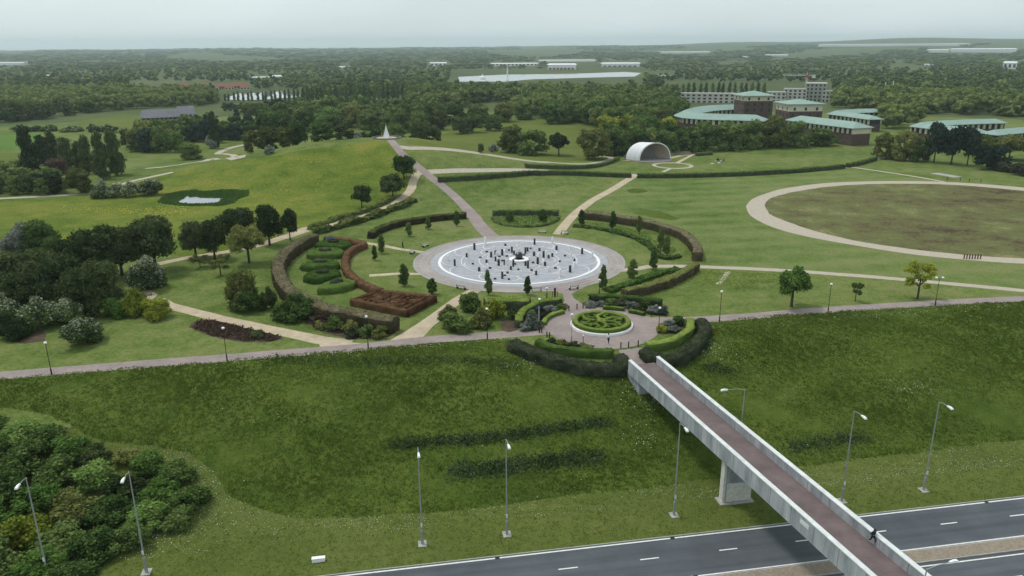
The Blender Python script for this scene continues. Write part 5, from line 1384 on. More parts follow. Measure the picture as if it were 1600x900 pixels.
# ---------------------------------------------------------------- green roofed offices
def wing(root, ridge, width, eave_z, rise, name='wing', closed_ends=(True, True), inner=True, win=3.0, base_z=0.0, upper=2.6):
    """ridge: world points (x,y); brick walls, a pale window band of piers, a hipped copper roof"""
    R_ = resample([np.array(p[:2]) for p in ridge], 7.0)
    T_ = np.gradient(R_, axis=0); T_ /= np.linalg.norm(T_, axis=1)[:, None] + 1e-9
    Nn = np.stack([-T_[:, 1], T_[:, 0]], 1); O = np.array([root.location.x, root.location.y]); n = len(R_); hw = width / 2
    def row(off, z, pull=0.0):
        Q = R_ + Nn * off
        Q = Q.copy(); Q[0] += T_[0] * pull; Q[-1] -= T_[-1] * pull
        return [(q[0] - O[0], q[1] - O[1], z) for q in Q]
    def skin(nm, rows, mat, cap=False, par=root):
        b = MB(); m = len(rows); vs = [p for r_ in rows for p in r_]
        fs = [(i*n+k, i*n+k+1, (i+1)*n+k+1, (i+1)*n+k) for i in range(m - 1) for k in range(n - 1)]
        if cap: fs += [tuple(i*n for i in range(m)), tuple(i*n+n-1 for i in range(m))[::-1]]
        b.add(vs, fs); return b.build(nm, M[mat], par)
    skin('brick_wall', [row(-hw, base_z), row(-hw, eave_z - upper), row(hw, eave_z - upper), row(hw, base_z)], 'brick', True)
    skin('glazing', [row(-hw + .25, eave_z - upper), row(-hw + .25, eave_z), row(hw - .25, eave_z), row(hw - .25, eave_z - upper)], 'glassdark', True)
    skin('roof', [row(-hw - 1.1, eave_z - .15, -1.1), row(-hw - 1.1, eave_z + .12, -1.1), row(0, eave_z + rise, hw * .8), row(hw + 1.1, eave_z + .12, -1.1), row(hw + 1.1, eave_z - .15, -1.1)], 'copper', True)
    pb = MB(); pb.box(-.62, .62, -.14, .30, eave_z - upper + .05, eave_z - .2); pm = pb.mesh('pier', M['cream'])
    for sd in (-1, 1):
        L_ = np.concatenate([[0], np.cumsum(np.linalg.norm(np.diff(R_ + Nn * hw * sd, axis=0), axis=1))])
        for d in np.arange(win * .5, L_[-1], win):
            q = np.array([np.interp(d, L_, (R_ + Nn * hw * sd)[:, k]) for k in (0, 1)]); t_ = np.array([np.interp(d, L_, T_[:, k]) for k in (0, 1)])
            link('pier', pm, root, (q[0] - O[0], q[1] - O[1], 0), math.atan2(t_[1], t_[0]) + (0 if sd < 0 else math.pi))
    return R_, T_, Nn
def endcap(root, P, tdir, width, eave_z, upper):
    pass
G1 = W(1120, 185); 
ob = empty('curved_office', (G1[0], G1[1], 0)); tag(ob, 'horseshoe office wing with a curved green copper roof behind the trees', 'office building', 'green roofed offices')
ridge1 = [W(px, py, 10.3)[:2] for px, py in ((1163, 163.8), (1140, 163.4), (1112, 164.6), (1090, 167.0), (1074, 170.6), (1072, 173.6), (1082, 176), (1100, 177.3), (1128, 178.2), (1160, 178.8), (1195, 180))]
wing(ob, ridge1, 10.5, 7.8, 2.6)
G2 = W(1330, 222)
ob2 = empty('long_office', (G2[0], G2[1], 0)); tag(ob2, 'long brick office wing with a green roof and pale end gable band facing the lawn', 'office building', 'green roofed offices')
rA, rB = W(1243, 179.5, 10.2)[:2], W(1340, 190.5, 10.2)[:2]
R_, T_, Nn = wing(ob2, [rA, rA * .5 + rB * .5, rB + (rB - rA) / np.linalg.norm(rB - rA) * 3], 10.0, 7.8, 2.4)
# brick panels closing the near end, with the pale band above
q = R_[-1]; t_ = T_[-1]; nn_ = Nn[-1]
for z0_, z1_, mt, nm, ex_ in ((0, 5.2, 'brick', 'end_wall', .25), (5.2, 7.75, 'cream', 'end_band', .3)):
    b = MB(); c1 = q + nn_ * 5.02; c2 = q - nn_ * 5.02
    o_ = np.array([ob2.location.x, ob2.location.y])
    b.prism([tuple(c1 - o_), tuple(c2 - o_), tuple(c2 + t_ * ex_ - o_), tuple(c1 + t_ * ex_ - o_)], z0_, z1_); b.build(nm, M[mt], ob2)
def tower(label, x0, x1, yb, apex_y, eave_y, band_y, base_y, D):
    cxp = (x0 + x1) / 2
    d = pray(cxp, eave_y); t = D / (d @ F0); P = CAM + d * t; ze = P[2]
    za = ze + (hgt(np.array([P[0], P[1], ze]), apex_y)); w = wid(P, x1 - x0); zb = ze - wid(P, band_y - eave_y) * 1.02
    r = empty('office_tower', (P[0], P[1], 0), .06); tag(r, label, 'tower', 'square office towers')
    h2 = w / 2 - 1.2
    b = MB(); b.box(-h2, h2, -h2, h2, 0, zb); b.build('brick_wall', M['brick'], r)
    b = MB(); b.box(-h2 + .15, h2 - .15, -h2 + .15, h2 - .15, zb, ze); b.build('upper_band', M['cream'], r)
    b = MB(); e = w / 2
    b.add([(-e,-e,ze-.15),(e,-e,ze-.15),(e,e,ze-.15),(-e,e,ze-.15),(-e,-e,ze+.2),(e,-e,ze+.2),(e,e,ze+.2),(-e,e,ze+.2),(0,0,za)], [(0,3,2,1),(0,1,5,4),(1,2,6,5),(2,3,7,6),(3,0,4,7),(4,5,8),(5,6,8),(6,7,8),(7,4,8)])
    b.build('roof', M['copper'], r)
    wm = MB(); wm.box(-.55, .55, -.03, .03, 0, 1.5); wme = wm.mesh('window', M['glassdark'])
    for k, zz in ((3, zb + .4), (4, zb - 2.6), (4, zb - 5.6)):
        for i in range(k):
            for sd in range(4):
                a_ = sd * math.pi / 2; off = (i + .5) / k * 2 * h2 - h2; ht = h2 + (.03 if zz < zb else -.12)
                link('window', wme, r, (off * math.cos(a_) + ht * math.sin(a_), off * math.sin(a_) - ht * math.cos(a_), zz), a_)
tower('square brick tower with a green pyramid roof, left and farther of the two', 1152, 1204, 0, 141.5, 148.5, 156, 178, 432)
tower('nearer square brick tower with a broad cream band under a green pyramid roof', 1219, 1279, 0, 154.5, 161, 171.5, 190, 392)
ob3 = empty('small_office', (*W(1330, 182, 6)[:2], 0)); tag(ob3, 'low V shaped office with a green roof between the towers and the white poles', 'office building', 'green roofed offices')
wing(ob3, [W(px, py, 8.6)[:2] for px, py in ((1373, 168.2), (1340, 169), (1305, 171.8), (1330, 174.5), (1368, 179.5))], 7.0, 6.3, 1.9, win=3.4)
ob4 = empty('low_office', (*W(1480, 195, 6)[:2], 0)); tag(ob4, 'low spreading office with green roof wings behind the dark pines', 'office building', 'green roofed offices')
wing(ob4, [W(px, py, 8.6)[:2] for px, py in ((1564, 184.0), (1520, 185), (1470, 187), (1437, 190), (1470, 193.5), (1505, 196.5), (1538, 200.5))], 7.0, 6.3, 1.9, win=3.2)
ob5 = empty('right_office', (*W(1590, 199, 6)[:2], 0)); tag(ob5, 'low office wing with a green roof running out at the right edge', 'office building', 'green roofed offices')
wing(ob5, [W(px, py, 8.6)[:2] for px, py in ((1548, 201.5), (1600, 197), (1680, 190))], 7.0, 6.3, 1.9, win=3.2)

# ---------------------------------------------------------------- distant buildings
def block(label, x0, x1, ytop, ybase, depth_m, wall, roof=None, pitch=0.0, floors=0, bays=0, cat='building', name='building', group=None, z=None, rz=None):
    P = W((x0 + x1) / 2, ybase) if z is None else W((x0 + x1) / 2, ybase, z)
    w = wid(P, x1 - x0); h = max(1.5, hgt(P, ytop))
    a_ = math.atan2(-P[0], P[1]) if rz is None else rz
    r = empty(name, (P[0], P[1], P[2] - .3), a_); tag(r, label, cat, group)
    hw_ = h * (1 - pitch)
    b = MB(); b.box(-w/2, w/2, 0, depth_m, 0, hw_); b.build('wall', M[wall], r)
    b = MB()
    if pitch > 0:
        e = .03 * w
        b.add([(-w/2-e,-.4,hw_),(w/2+e,-.4,hw_),(w/2+e,depth_m+.4,hw_),(-w/2-e,depth_m+.4,hw_),(-w/2+e,depth_m/2,h+.2),(w/2-e,depth_m/2,h+.2)], [(0,3,2,1),(0,1,5,4),(1,2,5),(2,3,4,5),(3,0,4)])
    else: b.box(-w/2-.15, w/2+.15, -.15, depth_m+.15, hw_+.003, hw_+.35)
    b.build('roof', M[roof or wall], r)
    if floors and bays:
        wm = MB(); ww = w / bays * .5; fh = hw_ / floors; wm.box(-ww/2, ww/2, -.04, .04, 0, fh * .55); wme = wm.mesh('window', M['glassdark'])
        for f_ in range(floors):
            for k in range(bays): link('window', wme, r, (-w/2 + w * (k + .5) / bays, -.03, fh * (f_ + .25)))
    return r
block('long pale flats block with dark openings left of the brick tower', 1046, 1146, 146, 161, 12, 'palewall', 'kerb', 0, 3, 12)
block('pale flats block between the two brick towers', 1199, 1226, 144, 160, 12, 'palewall', 'kerb', 0, 3, 4)
block('pale stepped flats block beneath the crane', 1224, 1258, 139, 159, 14, 'palewall', 'kerb', 0, 4, 5)
block('unfinished concrete frame with stacked floors beside the crane', 1258, 1288, 130, 159, 14, 'kerb', 'palewall', 0, 5, 5)
block('low scaffolded wing right of the unfinished concrete frame', 1284, 1300, 142, 160, 12, 'palewall', 'kerb', 0, 3, 3)
block('low grey hall behind the light green trees', 1009, 1034, 142, 149, 14, 'slate', 'bluegrey', .2, 1, 5)
block('flat white roofed hall above the central wood', 950, 976, 139, 146, 14, 'slate', 'whitepanel', .25, 1, 6)
block('small grey roofed hut beside the flat white hall', 934, 950, 143, 148, 8, 'slate', 'bluegrey', .3)
# crane
P = W(1257, 157); hc = hgt(P, 120); cr_ = empty('tower_crane', P, .1); tag(cr_, 'pale tower crane with a red cab over the unfinished building', 'crane')
b = MB(); s_ = .55
for sx in (-s_, s_):
    for sy in (-s_, s_): b.tube((sx, sy, 0), (sx, sy, hc), .10, .10, 5)
for k in range(int(hc / 1.8)):
    z0_ = k * 1.8; b.tube((-s_, -s_, z0_), (s_, -s_, z0_ + 1.8), .06, .06, 4); b.tube((s_, s_, z0_), (-s_, s_, z0_ + 1.8), .06, .06, 4); b.tube((-s_, s_, z0_), (-s_, -s_, z0_+1.8), .06, .06, 4)
b.build('mast', M['coping'], cr_)
b = MB(); jl = wid(P, 39); j2 = wid(P, 13)
b.box(-jl, 1, -.35, -.2, hc + 1.0, hc + 1.25); b.box(-jl, 1, .2, .35, hc + 1.0, hc + 1.25); b.box(-jl, 1, -.1, .1, hc + 2.0, hc + 2.2)
for k in range(12): b.tube((-jl * k / 12, -.27, hc + 1.1), (-jl * (k + .5) / 12, 0, hc + 2.1), .07, .07, 4); b.tube((-jl * (k + .5) / 12, 0, hc + 2.1), (-jl * (k + 1) / 12, .27, hc + 1.1), .07, .07, 4)
b.build('jib', M['coping'], cr_)
b = MB(); b.box(.8, j2, -.5, .5, hc + .9, hc + 1.4); b.box(j2 - 2.2, j2, -.8, .8, hc - 1.0, hc + .89); b.build('counter_jib', M['palewall'], cr_)
b = MB(); b.box(-1.0, 1.0, -1.3, -.6, hc - 1.0, hc + 1.6); b.build('cab', plain('crane_red', (.40, .07, .05)), cr_)
b = MB(); b.tube((0, 0, hc), (0, 0, hc + 4.2), .35, .1, 5); b.build('top_mast', M['coping'], cr_)
# two white masts
for k, (x, t_, b_) in enumerate(((1380, 129, 160), (1392, 127, 158))):
    P = W(x, b_); b = MB(); h_ = hgt(P, t_); b.lathe([(.35, 0), (.25, h_), (.05, h_ + .3)], 8)
    for q in range(4): b.box(-.1, 2.4 if k == 0 else .1, -.08, .08, h_ * (.3 + .12 * q), h_ * (.3 + .12 * q) + .2)
    tag(b.build('white_mast', M['whiteplastic'], None, P), 'tall thin white mast in the wood behind the offices, ' + ['left', 'right'][k] + ' of the two', 'mast', 'white masts behind the offices')
# barn on the left
block('long low dark barn with a grey slate roof among the west fields', 224, 282, 172, 187, 12, 'greyboards', 'slate', .72, 1, 9, cat='barn', name='barn')
block('gabled end of the grey slate barn, taller and to the right', 279, 305, 166.5, 187, 14, 'greyboards', 'slate', .7, cat='barn', name='barn')
# pavilion with a white spire
r = block('small brick pavilion with a white pointed spire beyond the hilltop wood', 543, 553, 169, 177, 5, 'tanbrick', 'slate', .1, 1, 2, cat='pavilion', name='pavilion')
h_ = 8 * depth(np.array(r.location)) / 1200
b = MB(); b.lathe([(1.3, h_ * .95), (1.2, h_ * 1.25), (.7, h_ * 1.45), (.06, h_ * 2.0)], 8, (0, 2.5, 0)); b.build('spire', M['whiteplastic'], r)
block('tan brick hall with a blue grey roof beside the white spire', 559, 597, 162.5, 177, 11, 'tanbrick', 'bluegrey', .55, 1, 7, cat='hall', name='hall')
block('lower flat annexe at the front right of the blue grey hall', 584, 604, 171.5, 178, 5, 'slate', 'bluegrey', .3, cat='hall', name='hall')
block('low brown sheds left of the pavilion meadow', 448, 476, 170, 176, 8, 'tanbrick', 'wood', .4, cat='shed', name='shed')
P = W(519, 176); b = MB(); b.add([(-2,-.9,.3),(2,-.9,.3),(2,.9,.3),(-2,.9,.3),(-2,-.85,2.1),(1.2,-.85,2.1),(1.2,.85,2.1),(-2,.85,2.1),(2,-.85,1.2),(2,.85,1.2)], [(0,3,2,1),(0,1,8,5,4),(3,7,6,9,2),(1,2,9,8),(5,8,9,6),(4,5,6,7),(0,4,7,3)])
vv = b.build('white_van', M['whitepanel'], None, P, .1); tag(vv, 'small white van parked beside the brown sheds', 'van')
for x_ in (-1.2, 1.25):
    for y_ in (-.88, .88):
        b = MB(); b.tube((x_, y_ - .1, .32), (x_, y_ + .1, .32), .32, .32, 12); b.build('wheel', M['blacksteel'], vv)
# red roofed houses
hr = random.Random(5)
spots = [(213, 226, 136, 'palewall'), (262, 278, 133, 'palewall'), (278, 292, 130, 'tanbrick'), (290, 303, 131, 'tanbrick'), (302, 313, 134, 'palewall'), (312, 326, 129, 'palewall'), (326, 342, 132, 'whitepanel'), (342, 354, 130, 'tanbrick'), (352, 366, 131, 'palewall'), (366, 380, 129, 'tanbrick'), (376, 390, 131, 'palewall'), (80, 97, 143, 'tanbrick'), (20, 34, 142, 'tanbrick'), (60, 76, 146, 'tanbrick'), (236, 250, 139, 'tanbrick')]
for i, (x0, x1, t_, wl) in enumerate(spots):
    block('small house with a red clay roof in the far village, ' + ['first', 'second', 'third', 'fourth', 'fifth', 'sixth', 'seventh', 'eighth', 'ninth', 'tenth', 'eleventh', 'twelfth', 'thirteenth', 'fourteenth', 'fifteenth'][sorted(range(len(spots)), key=lambda k: spots[k][0]).index(i)] + ' from the left', x0, x1, t_, t_ + 9, 9, wl, 'redroof', .5, 1, 3, cat='house', name='house', group='red roofed houses of the far village')
# white sheds and warehouses far off
for lab, x0, x1, t_, b_, dp in (('white warehouse with a reddish lower front beyond the lake', 856, 900, 99.5, 109, 60), ('long white warehouse beyond the right end of the lake', 940, 999, 98, 104.5, 60), ('low white sheds beyond the middle of the lake', 768, 840, 98.5, 103, 40), ('narrow white shed behind the white warehouse', 842, 930, 93.5, 96.5, 50),
                            ('small white works buildings left of the lake', 672, 698, 97.5, 103, 40), ('white building left of the poplar rows', 425, 440, 118, 124, 20), ('low white shed left of the poplar rows', 395, 420, 120, 123, 20), ('small white building above the poplar rows', 530, 545, 104, 107.5, 40),
                            ('long white glasshouses on the right horizon', 1286, 1500, 68.5, 72.5, 60), ('pale warehouse below the right horizon', 1450, 1480, 77, 82, 60), ('long pale warehouse at the right below the horizon', 1490, 1580, 75.5, 82, 80), ('pale tower block pair at the far right', 1568, 1586, 96, 108, 20),
                            ('white glasshouses at the far left horizon', -40, 40, 97.5, 102, 60), ('small pale building near the left edge', 58, 76, 117, 121, 20), ('long pale shed in the distance above the offices', 1028, 1108, 80.5, 83.5, 50), ('pale sheds in the distance left of the crane', 1142, 1170, 88, 91, 40), ('low white works in the distance above the crane', 1196, 1230, 85, 88, 50), ('white shed in the far wood at the right', 1446, 1476, 100, 103, 30)):
    wb = block(lab, x0, x1, t_, b_, dp, 'whitepanel', 'whitepanel', .15, 1, max(3, int((x1 - x0) / 6)) if dp < 50 and b_ > 95 else 0, cat='warehouse', name='warehouse')
    if 'reddish' in lab or 'right end of the lake' in lab:
        w_ = (x1 - x0) * .46 * depth(np.array(wb.location)) / 1200; hh_ = max(c_.dimensions.z for c_ in wb.children) * .42
        for k in range(7):
            b = MB(); b.box(-w_ + 2 * w_ * k / 7, -w_ + 2 * w_ * (k + .7) / 7, -.6, -.05, 0, hh_); b.build('loading_door', M['redroof'] if 'reddish' in lab else M['slate'], wb)
# lake, left water and white spire
def pool(name, pts, z=.25):
    Q = [W(px, py, z)[:2] for px, py in pts]; c = np.mean(Q, axis=0)
    o = link(name, mesh_np(name, [(*(q - c), 0) for q in Q], [np.arange(len(Q))[None, :]], M['water']), None, (*c, z)); return tag(o, kind='structure')
pool('lake', [(716, 120), (790, 116.5), (840, 116), (900, 115), (975, 112.5), (1002, 114), (992, 119.5), (930, 121), (880, 122.5), (830, 124), (790, 127.5), (718, 127.5)])
pool('lake', [(348, 155.5), (372, 146), (440, 143), (474, 145), (474, 151), (420, 155), (380, 156.5)])
pool('lake', [(1012, 117), (1040, 115.5), (1050, 118), (1020, 119.5)])
P = W(793, 127); h_ = hgt(P, 104); b = MB(); b.lathe([(1.9, 0), (1.9, h_ * .12), (1.0, h_ * .2), (.75, h_ * .75), (.5, h_ * .9), (.05, h_)], 10)
tag(b.build('white_spire', M['whiteplastic'], None, P), 'tall slim white spire standing on the near shore of the lake', 'spire')
P = W(754, 123); h_ = hgt(P, 115); b = MB(); b.lathe([(4.5, 0), (4.0, h_ * .35), (1.2, h_ * .55), (.05, h_)], 10)
tag(b.build('white_pagoda', M['whiteplastic'], None, P), 'small white pointed building on the lake shore left of the spire', 'pavilion')

# ---------------------------------------------------------------- people
def person(label, P, rz, joints, colors, hair, scale=1.0, group=None):
    """joints: name -> (x, y, z, radius); one skinned body, coloured by the limb it belongs to"""
    bones = [('hip','chest'),('chest','neck'),('neck','head'),('chest','sl'),('sl','el'),('el','wl'),('wl','hl'),('chest','sr'),('sr','er'),('er','wr'),('wr','hr'),('hip','tl'),('tl','kl'),('kl','al'),('al','fl'),('hip','tr'),('tr','kr'),('kr','ar'),('ar','fr')]
    names = list(joints); me = bpy.data.meshes.new('person')
    me.from_pydata([joints[k][:3] for k in names], [(names.index(a), names.index(c)) for a, c in bones], [])
    ob_ = bpy.data.objects.new('person', me); COL.objects.link(ob_)
    sk = ob_.modifiers.new('skin', 'SKIN'); sb = ob_.modifiers.new('sub', 'SUBSURF'); sb.levels = 1; sb.render_levels = 1
    for k, v in zip(names, me.skin_vertices[0].data):
        v.radius = (joints[k][3],) * 2; v.use_root = (k == 'hip')
    dg = bpy.context.evaluated_depsgraph_get(); dg.update()
    m2 = bpy.data.meshes.new_from_object(ob_.evaluated_get(dg)); COL.objects.unlink(ob_); bpy.data.objects.remove(ob_)
    reg = {'hip': 'legs', 'chest': 'top', 'neck': 'top', 'head': 'skin', 'sl': 'top', 'sr': 'top', 'el': 'top', 'er': 'top', 'wl': 'arm', 'wr': 'arm', 'hl': 'skin', 'hr': 'skin', 'tl': 'legs', 'tr': 'legs', 'kl': 'legs', 'kr': 'legs', 'al': 'shin', 'ar': 'shin', 'fl': 'shoe', 'fr': 'shoe'}
    keys = ['skin', 'top', 'legs', 'arm', 'shin', 'shoe']
    m2.materials.clear()
    for k in keys: m2.materials.append(colors[k])
    J = np.array([joints[k][:3] for k in names])
    for p in m2.polygons:
        k = names[int(np.argmin(((J - np.array(p.center)) ** 2).sum(1)))]; p.material_index = keys.index(reg[k]); p.use_smooth = True
    m2.name = 'person'
    o = link('person', m2, None, P, rz, (scale,) * 3); tag(o, label, 'person', group)
    hx, hy, hz, hr_ = joints['head']
    b = MB(); b.lathe([(hr_ * 1.12, -.03), (hr_ * 1.18, .03), (hr_ * .95, .10), (hr_ * .3, .145)], 10, (hx, hy + .015, hz)); b.build('hair', hair, o, smooth=True)
    return o
skin_ = plain('skin', (.50, .33, .25)); black_ = plain('black_cloth', (.02, .02, .022)); white_ = plain('white_cloth', (.72, .73, .76)); navy_ = plain('navy_cloth', (.035, .04, .06)); pink_ = plain('pink_cloth', (.42, .22, .22)); hair_ = plain('dark_hair', (.025, .018, .014)); grey_ = plain('grey_cloth', (.25, .27, .30)); pale_ = plain('pale_cloth', (.60, .62, .55))
stand = dict(hip=(0,0,.95,.15), chest=(0,0,1.32,.165), neck=(0,0,1.5,.065), head=(0,-.01,1.64,.105), sl=(.19,0,1.42,.07), el=(.25,.03,1.14,.05), wl=(.24,-.05,.90,.036), hl=(.235,-.07,.80,.034), sr=(-.19,0,1.42,.07), er=(-.25,.03,1.14,.05), wr=(-.24,-.05,.90,.036), hr=(-.235,-.07,.80,.034),
             tl=(.10,0,.86,.10), kl=(.11,-.02,.48,.068), al=(.11,.03,.10,.045), fl=(.12,-.12,.05,.042), tr=(-.10,0,.86,.10), kr=(-.11,-.02,.48,.068), ar=(-.11,.03,.10,.045), fr=(-.12,-.12,.05,.042))
walk = dict(stand); walk.update(kl=(.10,-.16,.50,.068), al=(.10,-.22,.12,.045), fl=(.10,-.36,.06,.042), kr=(-.10,.02,.48,.068), ar=(-.10,.28,.14,.045), fr=(-.10,.20,.05,.042), el=(.26,.14,1.16,.05), wl=(.25,.16,.92,.036), hl=(.25,.14,.84,.034), er=(-.26,-.08,1.16,.05), wr=(-.25,-.24,.98,.036), hr=(-.25,-.30,.92,.034))
run = dict(stand); run.update(head=(0,-.14,1.63,.105), neck=(0,-.09,1.5,.065), chest=(0,-.06,1.32,.165), kl=(.10,-.32,.66,.07), al=(.10,-.18,.28,.045), fl=(.10,-.30,.20,.042), kr=(-.10,.12,.50,.068), ar=(-.10,.42,.30,.045), fr=(-.10,.42,.18,.042), sl=(.19,-.06,1.42,.07), sr=(-.19,-.06,1.42,.07), el=(.30,.18,1.22,.05), wl=(.24,.02,1.06,.036), hl=(.22,-.06,1.06,.034), er=(-.30,.06,1.18,.05), wr=(-.22,-.20,1.16,.036), hr=(-.18,-.28,1.2,.034))
sit = dict(stand); 
for k, v in stand.items(): sit[k] = (v[0], v[1], v[2] - .80, v[3])
sit.update(tl=(.10,-.08,.12,.10), kl=(.16,-.42,.34,.068), al=(.14,-.62,.08,.045), fl=(.14,-.72,.05,.042), tr=(-.10,-.08,.12,.10), kr=(-.16,-.42,.34,.068), ar=(-.14,-.62,.08,.045), fr=(-.14,-.72,.05,.042), wl=(.22,-.28,.30,.036), hl=(.2,-.36,.34,.034), wr=(-.22,-.28,.30,.036), hr=(-.2,-.36,.34,.034))
c_ = lambda top, legs, arm=None, shin=None, shoe=None: dict(skin=skin_, top=top, legs=legs, arm=arm or skin_, shin=shin or legs, shoe=shoe or black_)
PR = W(1362, 851, .03); person('runner in a black top and dark shorts with bare legs on the footbridge deck', PR, math.atan2(dv[1], dv[0]) + math.pi / 2, run, c_(black_, black_, black_, pink_, pink_), hair_)
person('walker in a pale top and dark trousers by the parterre kerb', W(950.5, 537.5), 2.6, walk, c_(white_, navy_), hair_, 1.0)
person('walker in dark clothes on the upper narrow garden path', W(629.5, 389.5), 1.2, walk, c_(black_, black_, black_), hair_, 1.05)
for i, (x, y, a_, top, leg, lab) in enumerate(((1117.5, 253, .6, pale_, pale_, 'in pale clothes at the left of the picnic group'), (1120.5, 251, 2.2, black_, navy_, 'in black at the back of the picnic group, left'), (1122.5, 251, 3.4, black_, grey_, 'in black with grey trousers at the back of the picnic group'), (1126.5, 253.6, -.6, white_, grey_, 'in white at the front of the picnic group'), (1127.5, 251.6, 3.9, grey_, navy_, 'in grey at the back right of the picnic group'), (1131.2, 251.5, 4.4, black_, black_, 'in black sitting apart at the right end of the picnic group'))):
    person('person sitting ' + lab, W(x, y), a_, sit, c_(top, leg), hair_, 1.15, 'people sitting on the bandshell lawn')
for i, (x, y) in enumerate(((1123.5, 254.6), (1113, 255.6))):
    P = W(x, y); b = MB(); b.box(-.7, .7, -.5, .5, 0, .04); b.m = 1; b.box(-.25, .2, -.15, .15, .041, .25)
    tag(b.build('picnic_blanket', [pale_, white_], None, P, .4), 'pale picnic blanket with a bag on the lawn, ' + ['nearest the people', 'left of the people'][i], 'blanket')

# ---------------------------------------------------------------- poplar rows and woods
def inside(poly, X, Y):
    X = np.asarray(X); Y = np.asarray(Y); r = np.zeros(X.shape, bool); n = len(poly)
    for i in range(n):
        x0, y0 = poly[i][:2]; x1, y1 = poly[(i + 1) % n][:2]
        if y0 == y1: continue
        c = ((y0 > Y) != (y1 > Y)) & (X < (x1 - x0) * (Y - y0) / (y1 - y0) + x0); r ^= c
    return r
WR = np.random.default_rng(21)
ONES = 'first second third fourth fifth sixth seventh eighth ninth tenth eleventh twelfth thirteenth fourteenth fifteenth sixteenth seventeenth eighteenth nineteenth twentieth'.split()
def ordinal(n):
    return ONES[n - 1] if n <= 20 else ('twenty ' if n < 30 else 'thirty ') + ONES[n % 10 - 1] if n % 10 else ['', '', 'twentieth', 'thirtieth', 'fortieth'][n // 10]
def poplars(label, group, pts, step, top, w=6.5, mat='green'):
    d = 0; num = 0
    L_ = [0]
    for a, c in zip(pts[:-1], pts[1:]): L_.append(L_[-1] + abs(c[0] - a[0]))
    for q in np.arange(0, L_[-1], step):
        px = np.interp(q, L_, [p[0] for p in pts]) + WR.normal() * step * .12; py = np.interp(q, L_, [p[1] for p in pts]); tp = np.interp(q, L_, top) + WR.normal() * 1.0
        num += 1; T(label + ', ' + ordinal(num), px - w / 2, px + w / 2, tp, py, 'poplar', mat, 'poplar_tree', 'tree', group, trunk=.12, n=260, size=.16)
poplars('poplar before the left water, from its left end', 'poplars in front of the left water', [(352, 158), (400, 157.5), (470, 158)], 7.2, [145, 142.5, 137], 5)
poplars('poplar in the long row behind the hilltop, from its left end', 'long poplar row behind the hilltop wood', [(474, 161), (560, 158), (640, 153), (690, 149)], 7.4, [136.5, 132, 129, 128], 7)
poplars('poplar between wood and lake, from the left', 'poplars between wood and lake', [(700, 146), (780, 146), (860, 147), (900, 147)], 9.5, [130, 131, 132, 131], 7)
poplars('poplar behind the pale flats, from the left', 'poplars behind the flats', [(1040, 149), (1110, 147), (1196, 146)], 9.0, [131, 129, 128], 7)

def woods_positions(poly, spacing, jit=.45):
    Wp = [W(*p)[:2] for p in poly]; A = np.array(Wp)
    xs = np.arange(A[:, 0].min(), A[:, 0].max(), spacing); ys = np.arange(A[:, 1].min(), A[:, 1].max(), spacing)
    X, Y = np.meshgrid(xs, ys); X = X.ravel() + WR.normal(size=X.size) * spacing * jit; Y = Y.ravel() + WR.normal(size=Y.size) * spacing * jit
    k = inside(Wp, X, Y)
    return np.stack([X[k], Y[k]], 1)

def lod_template(seed, lumps, leaves):
    r = np.random.default_rng(seed); C, Rr = [], []
    for _ in range(lumps):
        t = r.random() * 2 * math.pi; z = r.uniform(.2, .82); q = .34 * math.sqrt(max(.05, 1 - ((z - .42) / .52) ** 2)) * r.uniform(.35, 1.05); s_ = r.uniform(.15, .22)
        C.append((q * math.cos(t), q * math.sin(t), z)); Rr.append((s_, s_, s_ * .85))
    C = np.array(C); Rr = np.array(Rr)
    V1, F1 = cores(C, Rr, .95, r); V2, F2 = leaf_cloud(r, C, Rr, leaves, .14, zmin=-.3)
    tri = np.concatenate([F2[:, [0, 1, 2]], F2[:, [0, 2, 3]]]) + len(V1)
    return np.concatenate([V1, V2]), np.concatenate([F1, tri])
LOD_A = [lod_template(s_, 10, 130) for s_ in range(4)]
LOD_B = [lod_template(s_ + 9, 5, 16) for s_ in range(4)]
def forest(name, P, w, h, lod, mat):
    Vs, Fs, o = [], [], 0
    for k in range(len(lod)):
        sel = np.arange(len(P)) % len(lod) == k
        if not sel.any(): continue
        V, Fc = lod[k]; p = P[sel]; n = len(p); a = WR.random(n) * 2 * math.pi; ca, sa_ = np.cos(a), np.sin(a)
        x = (V[None, :, 0] * ca[:, None] - V[None, :, 1] * sa_[:, None]) * w[sel][:, None] + p[:, 0:1]
        y = (V[None, :, 0] * sa_[:, None] + V[None, :, 1] * ca[:, None]) * w[sel][:, None] + p[:, 1:2]
        z = V[None, :, 2] * h[sel][:, None] + p[:, 2:3] - .3
        Vs.append(np.stack([x, y, z], -1).reshape(-1, 3)); Fs.append((Fc[None] + (np.arange(n) * len(V))[:, None, None]).reshape(-1, 3) + o); o += n * len(V)
    c = np.array([P[:, 0].mean(), P[:, 1].mean(), 0])
    ob_ = link(name, mesh_np(name, np.concatenate(Vs) - c, [np.concatenate(Fs)], F[mat]), None, c)
    return tag(ob_, kind='stuff')

